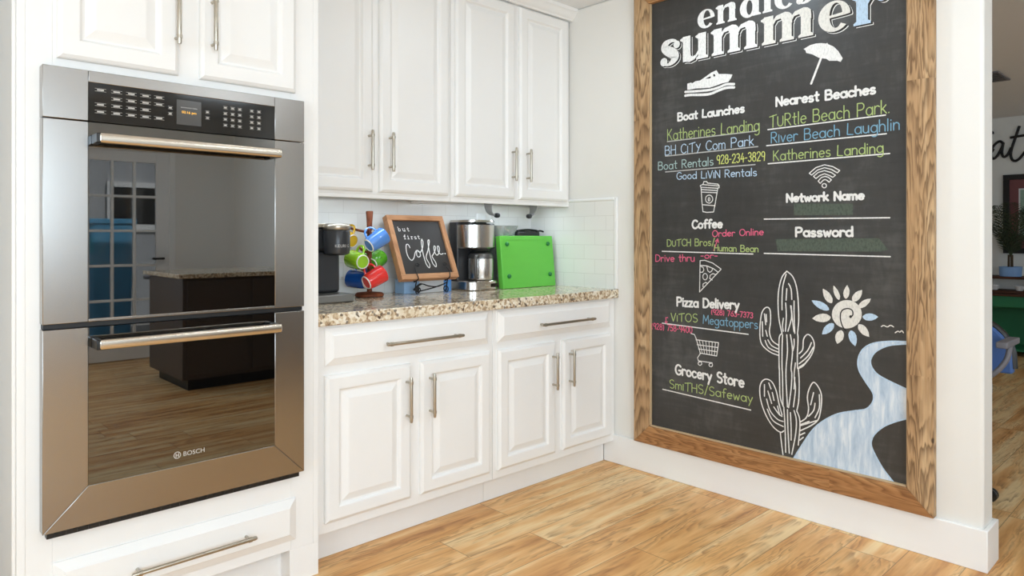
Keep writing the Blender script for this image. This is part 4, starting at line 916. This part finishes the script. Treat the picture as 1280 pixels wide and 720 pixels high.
for p, q in zip(sp_[:-1], sp_[1:]):
    P, Q = Vector(p), Vector(q); d_ = Q-P
    if d_.length < 1e-6: continue
    d_.normalize(); n_ = Vector((-d_.y, d_.x))*.0024; P = P-d_*.0012; Q = Q+d_*.0012
    b.add([SP(*(P+n_), -.0115), SP(*(Q+n_), -.0115), SP(*(Q-n_), -.0115), SP(*(P-n_), -.0115)], [(0, 1, 2, 3)])
sbox(b, .298, .128, -.0118, .304, .134, -.0112)
b.build('lettering', M['paint_white'], sg, smooth=0)
ez = thing('easel', 'small black wrought iron easel holding the coffee sign', 'easel', (2.02, 2.74, ZT))
def curl(c_, r0, turns, a0, ax=(1, 0, 0), up=(0, 0, 1), n=26, sgn=1):
    A1, U1 = Vector(ax), Vector(up); r_ = []
    for i in range(n+1):
        k = i/n; a = a0+sgn*turns*2*math.pi*k; rr = r0*(1-.72*k); r_.append(Vector(c_)+A1*rr*math.cos(a)+U1*rr*math.sin(a))
    return r_
for x, s in ((1.938, -1), (2.125, 1)):
    b = MB(); low = SP(x-SO.x, 0, 0)
    hook = [SP(x-SO.x, .052, .004), SP(x-SO.x+s*.006, .034, .010), SP(x-SO.x+s*.004, .014, .012), SP(x-SO.x, -.004, .006), SP(x-SO.x, -.005, -.030)]
    b.tube(spline([tuple(p) for p in hook], 6), .0028, 8)
    leg = [SP(x-SO.x, -.005, -.010), Vector((x, 2.715, .955)), Vector((x-s*.004, 2.712, ZT+.030)), Vector((x-s*.012, 2.708, ZT+.006))]
    b.tube(spline([tuple(p) for p in leg], 6), .003, 8)
    b.tube(curl((x+s*.018-s*.030, 2.708, ZT+.021), .018, 1.3, -1.2, (s, 0, 0)), .0028, 8)
    b.tube(curl((x-s*.012, SP(0, .055, .008).y, SP(0, .055, .008).z+.010), .013, 1.1, -.3, (s, 0, 0), tuple(sd)), .0022, 8)
    back = [SP(x-SO.x, -.005, -.030), SP(x-SO.x, .06, -ST-.004), SP(x-SO.x, .20, -ST-.004)]
    b.tube([tuple(p) for p in back], .003, 8); b.build('leg', M['iron'], ez)
b = MB(); b.tube(spline([(1.928, 2.714, ZT+.024), (1.97, 2.716, ZT+.050), (2.02, 2.716, ZT+.038), (2.07, 2.716, ZT+.034), (2.13, 2.716, ZT+.052)], 8), [.0055]*9+[.003]*24, 8)
b.tube(spline([(1.945, 2.716, ZT+.014), (1.99, 2.716, ZT+.020), (2.05, 2.717, ZT+.030), (2.10, 2.717, ZT+.042)], 8), .003, 8); b.lathe([(.004, 0), (.008, .002), (.010, .016), (.006, .026), (.002, .030)], (1.950, 2.716, ZT+.014), seg=14)
b.build('scroll_brace', M['iron'], ez)
b = MB(); b.tube([SP(.175, .20, -ST-.004), Vector((2.03, 2.896, ZT+.004))], .003, 8); b.tube([SP(.085, .20, -ST-.004), SP(.272, .20, -ST-.004)], .003, 8); b.build('back_leg', M['iron'], ez)
cbx = thing('carton', 'low blue and white carton lying behind the easel under the sign', 'box', (2.04, 2.84, ZT))
MB().box(1.925, 2.790, ZT, 2.015, 2.870, ZT+.070).build('blue_end', M['cartonpale'], cbx, bevel=.002)
MB().box(2.165, 2.790, ZT, 2.215, 2.870, ZT+.070).build('blue_end', M['cartonblue'], cbx, bevel=.002)
MB().box(2.0155, 2.789, ZT, 2.1645, 2.871, ZT+.071).build('white_middle', M['cartonwhite'], cbx, bevel=.002)

# drip coffee maker
cm = thing('drip_coffee_maker', 'stainless steel drip coffee maker between the sign and the green board', 'coffee machine', (2.39, 2.80, ZT))
def rrect(x0, x1, y0, y1, r, z, n=6, back_r=.012):
    p = []
    for cx, cy, a0, rr in [(x0+r, y0+r, 180, r), (x1-r, y0+r, 270, r), (x1-back_r, y1-back_r, 0, back_r), (x0+back_r, y1-back_r, 90, back_r)]:
        for i in range(n+1): a = math.radians(a0+90*i/n); p.append((cx+rr*math.cos(a), cy+rr*math.sin(a), z))
    return p
bx0, bx1 = 2.272, 2.482
MB().rings([rrect(bx0+.004, bx1-.004, 2.705, 2.885, .06, ZT, 8), rrect(bx0, bx1, 2.700, 2.885, .06, ZT+.004, 8), rrect(bx0, bx1, 2.700, 2.885, .06, ZT+.044, 8), rrect(bx0+.006, bx1-.006, 2.706, 2.885, .06, ZT+.050, 8)], True, True).build('base', M['steel_v'], cm)
b = MB(); b.rings([rrect(bx0, bx1, 2.815, 2.885, .012, z, 6) for z in (ZT+.0505, ZT+.352)], True, True); b.build('tank', M['kcup'], cm)
b = MB(); b.rings([rrect(bx0+.006, bx1-.006, 2.712, 2.8145, .085, ZT+.215, 10, .002), rrect(bx0, bx1, 2.705, 2.8145, .085, ZT+.222, 10, .002), rrect(bx0, bx1, 2.705, 2.8145, .085, ZT+.338, 10, .002)], True, True); b.build('brew_basket', M['steel_v'], cm)
b = MB(); b.rings([rrect(bx0, bx1, 2.705, 2.8145, .085, ZT+.3385, 10, .002), rrect(bx0+.003, bx1-.003, 2.709, 2.8145, .085, ZT+.346, 10, .002)], True, True); b.build('seam', M['blk'], cm)
b = MB(); b.rings([rrect(bx0-.001, bx1+.001, 2.704, 2.886, .085, ZT+.3525, 10), rrect(bx0+.004, bx1-.004, 2.709, 2.884, .085, ZT+.364, 10)], True, True); b.build('lid', M['steel_v'], cm)
MB().box(2.405, 2.6985, ZT+.014, 2.455, 2.702, ZT+.034).build('display', M['panel'], cm)
b = MB()
for k in range(2): b.lathe([(.006, 0), (.006, .003), (.004, .004)], (2.37+.017*k, 2.7005, ZT+.024), (0, -1, 0), 16)
b.build('button', M['nickel'], cm)
MB().lathe([(.055, 0), (.05, .012), (.02, .016)], (2.390, 2.770, ZT+.2145), (0, 0, -1), 30).build('drip_funnel', M['blk'], cm)
cf = thing('coffee_carafe', 'steel thermal carafe standing on the drip coffee maker base', 'carafe', (2.390, 2.765, ZT+.0505))
CO = (2.390, 2.765, ZT+.0508)
MB().lathe([(.060, 0), (.066, .004), (.068, .02), (.068, .098), (.066, .112)], CO, seg=44).build('body', M['steel_v'], cf)
MB().lathe([(.066, .1125), (.066, .124), (.058, .138), (.045, .144)], CO, seg=44).build('lid', M['gunmetal'], cf)
b = MB(); hx = Vector((-.80, -.60, 0)); c0 = Vector(CO)
hp = [c0+hx*.060+UP*.125, c0+hx*.088+UP*.130, c0+hx*.112+UP*.120, c0+hx*.116+UP*.09, c0+hx*.112+UP*.04, c0+hx*.100+UP*.018, c0+hx*.062+UP*.014]
b.tube(spline([tuple(p) for p in hp], 6), .0085, 10); b.build('handle', M['gunmetal'], cf)

# green board, container, pan behind it
gb = thing('cutting_board', 'bright green board with four feet, leaning at the tiled corner', 'board', (2.69, 2.70, ZT))
L2 = math.radians(6); gd = Vector((0, math.sin(L2), math.cos(L2))); gn = Vector((0, -math.cos(L2), math.sin(L2))); GO = Vector((2.485, 2.690, ZT+.0005))
def GP(a, h, d): return GO+sx*a+gd*h-gn*d
b = MB(); b.add([GP(a, h, d) for a in (0, .404) for h in (.0, .283) for d in (0, .036)], [(0, 1, 3, 2), (4, 6, 7, 5), (0, 4, 5, 1), (2, 3, 7, 6), (0, 2, 6, 4), (1, 5, 7, 3)])
b.v = [(x, y, max(z, ZT)) for x, y, z in b.v]; b.build('panel', M['green'], gb, bevel=.003)
b = MB()
for q in [(.022, .040, .382, .044), (.022, .262, .382, .265)]: b.add([GP(a, h, d) for a in (q[0], q[2]) for h in (q[1], q[3]) for d in (-.0012, .001)], [(0, 1, 3, 2), (4, 6, 7, 5), (0, 4, 5, 1), (2, 3, 7, 6), (0, 2, 6, 4), (1, 5, 7, 3)])
b.build('edge_bead', M['green'], gb)
for a, h in ((.045, .066), (.36, .066), (.045, .238), (.36, .238)):
    MB().lathe([(.011, 0), (.011, .008), (.008, .012), (.003, .0125)], GP(a, h, 0), gn, 18).build('foot', M['green_dark'], gb)
ct = thing('canister', 'clear plastic canister standing behind the green board', 'container', (2.60, 2.845, ZT))
b = MB(); b.rings([rrect(2.535, 2.665, 2.79, 2.905, .02, ZT, 4), rrect(2.530, 2.672, 2.785, 2.908, .022, ZT+.30, 4), rrect(2.515, 2.690, 2.778, 2.912, .024, ZT+.338, 4)], True, True); b.build('tub', M['clear'], ct)
pn = thing('baking_pan', 'black pan standing upright behind the green board', 'pan', (2.78, 2.81, ZT))
b = MB(); b.box(2.690, 2.795, ZT, 2.872, 2.83, ZT+.309); b.build('tray', M['blk'], pn, bevel=.012)
b = MB(); b.tube(spline([(2.70, 2.812, ZT+.309), (2.74, 2.812, ZT+.314), (2.80, 2.812, ZT+.316), (2.86, 2.812, ZT+.311)], 6), .006, 8); b.tube(spline([(2.84, 2.80, ZT+.305), (2.872, 2.80, ZT+.311), (2.90, 2.80, ZT+.306)], 6), .005, 8); b.build('rim', M['blk_matt'], pn)

# paper towel holder under the wall cabinet
ph_ = thing('paper_towel_holder', 'empty paper towel holder arms under the wall cabinet', 'holder', (2.65, 2.80, 1.36))
for kx, s in ((2.525, 1), (2.769, -1)):
    b = MB(); c_ = [(kx-s*.050, 1.3775), (kx-s*.050, 1.352), (kx-s*.042, 1.330), (kx-s*.026, 1.316), (kx-s*.004, 1.311)]; cp_ = spline(c_, 6); n = len(cp_)
    pts = []; fs = []
    for i, (x, z) in enumerate(cp_):
        a, c2 = Vector(cp_[max(i-1, 0)]), Vector(cp_[min(i+1, n-1)]); tn = (c2-a).normalized(); nn = Vector((-tn.y, tn.x))*.0022; hw = .034-.022*i/(n-1)
        pts += [(x+nn.x, 2.80-hw, z+nn.y), (x+nn.x, 2.80+hw, z+nn.y), (x-nn.x, 2.80+hw, z-nn.y), (x-nn.x, 2.80-hw, z-nn.y)]
    b.rings([pts[4*i:4*i+4] for i in range(n)], True, True); b.box(kx-s*.056-.012, 2.775, 1.3745, kx-s*.056+.026, 2.825, 1.3778)
    ar = b.build('arm', M['arm_grey'], ph_)
    MB().lathe([(.006, -.014), (.012, -.012), (.0135, -.004), (.0135, .004), (.012, .012), (.006, .014)], (kx, 2.785, 1.311), (0, -1, 0), 24).build('knob', M['blk'], ph_)
op = thing('outlet_plate', 'white switch plate on the tiles behind the drip coffee maker', 'outlet', (2.56, YB-.01, 1.30))
b = MB().box(2.49, YB-.0135, 1.255, 2.60, YB-.0085, 1.325); b.build('plate', M['trim'], op, bevel=.002)
b = MB()
for xx in (2.517, 2.573): b.box(xx-.014, YB-.016, 1.264, xx+.014, YB-.0137, 1.316)
b.build('rocker_switch', M['cab'], op, bevel=.001)

# ------------------------------------------------------------------ the dim room beyond the wall end
cs = thing('console_table', 'teal green console with a dark wooden top against the far wall', 'console', (8.62, 1.75, 0))
MB().box(8.36, .95, .600, 8.885, 2.35, .625).build('top', M['walnut'], cs, bevel=.003)
b = MB(); b.box(8.40, 1.0, .49, 8.42, 2.30, .5995); b.box(8.42, 1.0, .49, 8.87, 1.02, .5995); b.box(8.42, 2.28, .49, 8.87, 2.30, .5995); b.build('apron', M['sage'], cs)
b = MB(); b.box(8.86, 1.0, .06, 8.88, 2.30, .489); b.box(8.42, 1.0, .05, 8.86, 2.30, .07); b.build('back_panel', M['sage'], cs)
for x in (8.395, 8.82):
    for y in (.99, 2.26): MB().box(x, y, 0, x+.045, y+.045, .489).build('leg', M['sage'], cs, bevel=.004)
rs = thing('wooden_riser', 'dark wooden riser stand on the green console', 'riser', (8.60, 1.68, .6255))
MB().box(8.43, 1.34, .768, 8.77, 2.02, .792).build('shelf', M['walnut'], rs, bevel=.004)
b = MB().box(8.45, 1.38, .6255, 8.75, 1.98, .650); b.build('plinth', M['walnut'], rs, bevel=.004)
for y in (1.46, 1.90): MB().lathe([(.035, .6505), (.022, .67), (.045, .705), (.022, .74), (.035, .7675)], (8.60, y, 0), seg=24).build('turned_post', M['walnut'], rs)
for y, lb in ((1.775, 'small white bowl on the left of the wooden riser'), (1.56, 'small white bowl on the right of the wooden riser')):
    tag(MB().lathe([(.022, 0), (.030, .004), (.044, .05), (.042, .052), (.028, .010), (.008, .008)], (8.50, y, .6505), seg=28).build('bowl', M['cartonwhite']), lb, 'bowl', 'white bowls on the riser')
pp = thing('potted_palm', 'small potted palm in a blue pot on the wooden riser', 'plant', (8.52, 1.640, .7925))
PO = Vector((8.52, 1.640, .7925))
MB().lathe([(.088, 0), (.094, .004), (.098, .094), (.100, .10), (.092, .10), (.090, .088), (.02, .086)], PO, seg=36).build('pot', M['potblue'], pp)
b = MB()
for k in range(7): a = k*.9; b.tube([PO+Vector((.02*math.cos(a), .02*math.sin(a), .085)), PO+Vector((.018*math.cos(a), .018*math.sin(a), .22))], .006, 6)
b.build('stem', M['stem'], pp)
for k in range(17):
    a = k*2.399; rch = random.uniform(.18, .34); top = random.uniform(.40, .74); fr = []
    d_ = Vector((math.cos(a), math.sin(a), 0))
    for i in range(11):
        q = i/10; fr.append(PO+Vector((0, 0, .2))+d_*rch*q**1.15+UP*((top-.2)*math.sin(q*1.75)/math.sin(1.45)))
    b = MB(); b.tube(fr, [.004*(1-.7*i/10) for i in range(11)], 5)
    for i in range(2, 11):
        tg = (fr[i]-fr[i-1]).normalized(); sd_ = tg.cross(UP).normalized()
        for e in (0, .5):
            p = fr[i-1].lerp(fr[i], e); L_ = .15*math.sin(math.pi*min(1, (i+e)/12+.12))
            for s in (-1, 1):
                tip = p+(sd_*s*.8+tg*.75-UP*.25).normalized()*L_; mid = p.lerp(tip, .45)+UP*.008; wv = tg*.006
                b.add([p, mid+wv, tip, mid-wv], [(0, 1, 2, 3)])
    b.build('frond', M['leaf'], pp, smooth=0)
pf = thing('framed_picture', 'black framed picture with a plum mat on the far wall', 'picture', (8.88, 1.42, 1.05))
b = MB(); y0_, y1_, z0_, z1_ = 1.02, 1.774, 1.02, 1.852
for q in [(y0_, z0_, y1_, z0_+.055), (y0_, z1_-.055, y1_, z1_), (y0_, z0_+.055, y0_+.055, z1_-.055), (y1_-.055, z0_+.055, y1_, z1_-.055)]: b.box(8.868, q[0], q[1], 8.899, q[2], q[3])
b.build('frame', M['blk'], pf, bevel=.004)
MB().box(8.882, y0_+.05, z0_+.05, 8.896, y1_-.05, z1_-.05).build('mat_board', M['matred'], pf)
MB().box(8.879, y0_+.16, z0_+.17, 8.8815, y1_-.135, z1_-.15).build('white_border', M['cartonwhite'], pf); MB().box(8.8765, y0_+.175, z0_+.185, 8.8785, y1_-.150, z1_-.165).build('print', M['artA'], pf)
lt = MB()
def WL(y, z): return (8.886, y, z)
lt.tube(spline([WL(2.14, 2.13), WL(2.00, 2.16), WL(1.93, 2.23), WL(1.97, 2.28), WL(2.04, 2.22), WL(2.03, 2.10), WL(1.97, 2.05), WL(1.90, 2.08), WL(1.86, 2.14)], 8), .013, 8)
lt.tube(spline([WL(1.868, 2.30), WL(1.872, 2.32), WL(1.890, 2.325), WL(1.902, 2.30)], 5), .012, 8)
lt.tube(spline([WL(1.775, 2.190), WL(1.81, 2.215), WL(1.862, 2.170), WL(1.885, 2.09), WL(1.868, 2.035), WL(1.83, 2.06), WL(1.782, 2.160), WL(1.775, 2.195), WL(1.787, 2.09), WL(1.768, 2.045), WL(1.735, 2.07), WL(1.705, 2.14)], 8), .013, 8)
lt.tube(spline([WL(1.632, 2.360), WL(1.662, 2.26), WL(1.706, 2.10), WL(1.700, 2.02), WL(1.670, 1.995), WL(1.630, 2.02), WL(1.580, 2.09)], 8), .013, 8)
lt.tube([WL(1.715, 2.245), WL(1.54, 2.262)], .013, 8)
tag(lt.build('wall_lettering', M['blk_matt']), 'black script lettering reading eat high on the far wall', 'sign')
ac = thing('ceiling_vent', 'small dark vent on the ceiling of the room beyond', 'vent', (6.6, 1.36, ZC-.012))
b = MB().box(6.35, 1.30, ZC-.012, 6.75, 1.44, ZC-.0005); b.build('frame', M['grey'], ac, bevel=.002)
b = MB()
for k in range(6): b.box(6.38+k*.058, 1.315, ZC-.016, 6.40+k*.058, 1.425, ZC-.0125)
b.build('slats', M['gunmetal'], ac)
# desk chair half hidden behind the wall end
dc = thing('desk_chair', 'blue wheeled desk chair mostly hidden behind the wall end', 'chair', (3.80, 1.06, 0))
DC = Vector((3.80, 1.06, 0))
MB().lathe([(.028, .10), (.028, .40), (.04, .41), (.04, .43)], DC, seg=20).build('gas_column', M['blk'], dc)
b = MB()
CAST = []
for k in range(5):
    a = math.radians(-104+72*k); e = DC+Vector((math.cos(a), math.sin(a), 0))*.275; b.tube([DC+UP*.11, DC.lerp(e, .6)+UP*.10, e+UP*.078], [.024, .02, .015], 8); CAST.append(e)
b.build('star_base', M['blk'], dc)
for e in CAST:
    b = MB()
    for s in (-.012, .012): b.lathe([(.008, -.009), (.026, -.009), (.028, -.006), (.028, .006), (.026, .009), (.008, .009)], e+Vector((s, 0, .0285)), (1, 0, 0), 18)
    b.tube([e+UP*.04, e+UP*.078], .006, 6); b.build('caster', M['blk'], dc)
b = MB(); b.rings([rrect(3.58, 4.02, .84, 1.28, .09, .4305, 6, .09), rrect(3.57, 4.03, .83, 1.29, .1, .45, 6, .1), rrect(3.57, 4.03, .83, 1.29, .1, .49, 6, .1), rrect(3.60, 4.0, .86, 1.26, .09, .51, 6, .09)], True, True); b.build('seat', M['bluefab'], dc)
b = MB(); lo = []
for i in range(19):
    a = math.pi*i/18; lo.append((.30*math.cos(a), .56+.26*math.sin(a)**.7 if 0 < i < 18 else .56))
pr_ = [(3.70, 1.06-p, z) for p, z in lo]
b.prism([(3.995, 1.06-p, z) for p, z in lo]+[(3.995, 1.36, .54), (3.995, .76, .54)], (.05, 0, 0)); b.build('backrest', M['bluefab'], dc, bevel=.012)
b = MB(); b.tube([(4.02, 1.06-p*1.0, z+.006) for p, z in lo], .016, 8); b.build('back_rim', M['blk'], dc)
b = MB(); b.tube([(4.03, 1.06, .35), (4.06, 1.06, .50), (4.045, 1.06, .60)], .018, 8); b.tube([(3.80, 1.06, .42), (4.03, 1.06, .36)], .018, 8); b.build('back_bracket', M['blk'], dc)
for y, s in ((.742, 1), (1.378, -1)):
    b = MB(); b.tube(spline([(3.80, y+s*.15, .50), (3.80, y+s*.06, .56), (3.82, y+s*.01, .63), (3.84, y, .70)], 6), .013, 8); b.box(3.68, y-.022, .70, 3.93, y+.022, .728); b.build('armrest', M['grey'], dc, bevel=.006)

# ------------------------------------------------------------------ things behind the camera (seen only as reflections) and outside
sb = thing('kitchen_island', 'dark brown kitchen island seen only as a reflection in the oven glass', 'island', (2.35, -1.55, 0))
MB().box(1.82, -1.96, .09, 2.86, -1.14, .875).build('body', M['darkwood'], sb, bevel=.004); MB().box(1.78, -2.0, .876, 2.90, -1.10, .91).build('worktop', M['granite'], sb, bevel=.004)
MB().box(1.88, -1.90, 0, 2.80, -1.20, .0895).build('plinth', M['gap'], sb)
for k in range(2): front('door', 1.84+k*.51, 2.33+k*.51, .11, .86, -1.96, DOORP, sb).data.materials[0] = M['darkwood']
for k in range(2): MB().box(1.85+k*.51, -1.1395, .12, 2.32+k*.51, -1.128, .86).build('end_panel', M['darkwood'], sb, bevel=.003)
struct(MB().box(-6, -9, -.12, 8, -3.15, -.02).build('ground_patio', M['patio'], smooth=0))
b = MB(); b.box(-6, -7.2, -.02, 8, -7.0, 3.2); struct(b.build('wall_outside', M['siding'], smooth=0))
nw = struct(MB().box(2.75, -7.0, 1.38, 3.60, -6.96, 1.93).build('window_2', M['gap'], smooth=0))
b = MB(); b.box(2.67, -6.99, 1.30, 2.75, -6.94, 2.01).box(3.60, -6.99, 1.30, 3.68, -6.94, 2.01).box(2.75, -6.99, 1.30, 3.60, -6.94, 1.38).box(2.75, -6.99, 1.93, 3.60, -6.94, 2.01); b.build('window_frame', M['trim'], nw)
bn = thing('storage_bin', 'blue storage bin on the patio beyond the glazed door', 'bin', (2.12, -4.6, -.02))
MB().rings([rrect(1.93, 2.32, -4.85, -4.40, .05, -.019, 4, .05), rrect(1.90, 2.35, -4.88, -4.37, .05, 1.34, 4, .05)], True, True).build('tub', M['binblue'], bn); MB().box(1.88, -4.90, 1.3405, 2.37, -4.35, 1.40).build('lid', M['binblue'], bn, bevel=.01)
pt = thing('patio_table', 'round patio table outside the glazed door', 'table', (3.05, -4.9, -.02))
MB().lathe([(.44, .69), (.45, .70), (.45, .72), (.44, .73)], (3.05, -4.9, -.02), seg=40).build('tabletop', M['grey'], pt)
for k in range(4): a = math.radians(45+90*k); MB().tube([(3.05+.12*math.cos(a), -4.9+.12*math.sin(a), .668), (3.05+.36*math.cos(a), -4.9+.36*math.sin(a), -.018)], .016, 8).build('leg', M['blk'], pt)
pl = thing('ceiling_panel_light', 'square flush ceiling light over the kitchen, behind the camera', 'ceiling light', (2.24, -1.45, 2.43))
b = MB(); x, y, h = 2.24, -1.45, .31
for q in [(x-h, y-h, x+h, y-h+.02), (x-h, y+h-.02, x+h, y+h), (x-h, y-h+.0205, x-h+.02, y+h-.0205), (x+h-.02, y-h+.0205, x+h, y+h-.0205)]: b.box(q[0], q[1], 2.428, q[2], q[3], ZC-.0005)
b.build('frame', M['trim'], pl); MB().box(x-h+.021, y-h+.021, 2.436, x+h-.021, y+h-.021, ZC-.0005).build('diffuser', M['lampglow'], pl)
for i, (x, y) in enumerate(CANS):
    rl = thing('recessed_light', 'round white recessed ceiling light in the kitchen ceiling', 'ceiling light', (x, y, ZC-.012), 'recessed kitchen ceiling lights')
    b = MB(); n = 32; b.rings([[(x+r*math.cos(2*math.pi*k/n), y+r*math.sin(2*math.pi*k/n), z) for k in range(n)] for r, z in ((.072, ZC-.0005), (.072, ZC-.004), (.090, ZC-.004), (.092, ZC-.0005))], False); b.build('trim_ring', M['trim'], rl)
    b = MB(); b.lathe([(.0715, -.0005), (.0715, -.003), (.05, -.0035)], (x, y, ZC), seg=32); b.build('diffuser', M['lampglow'], rl)
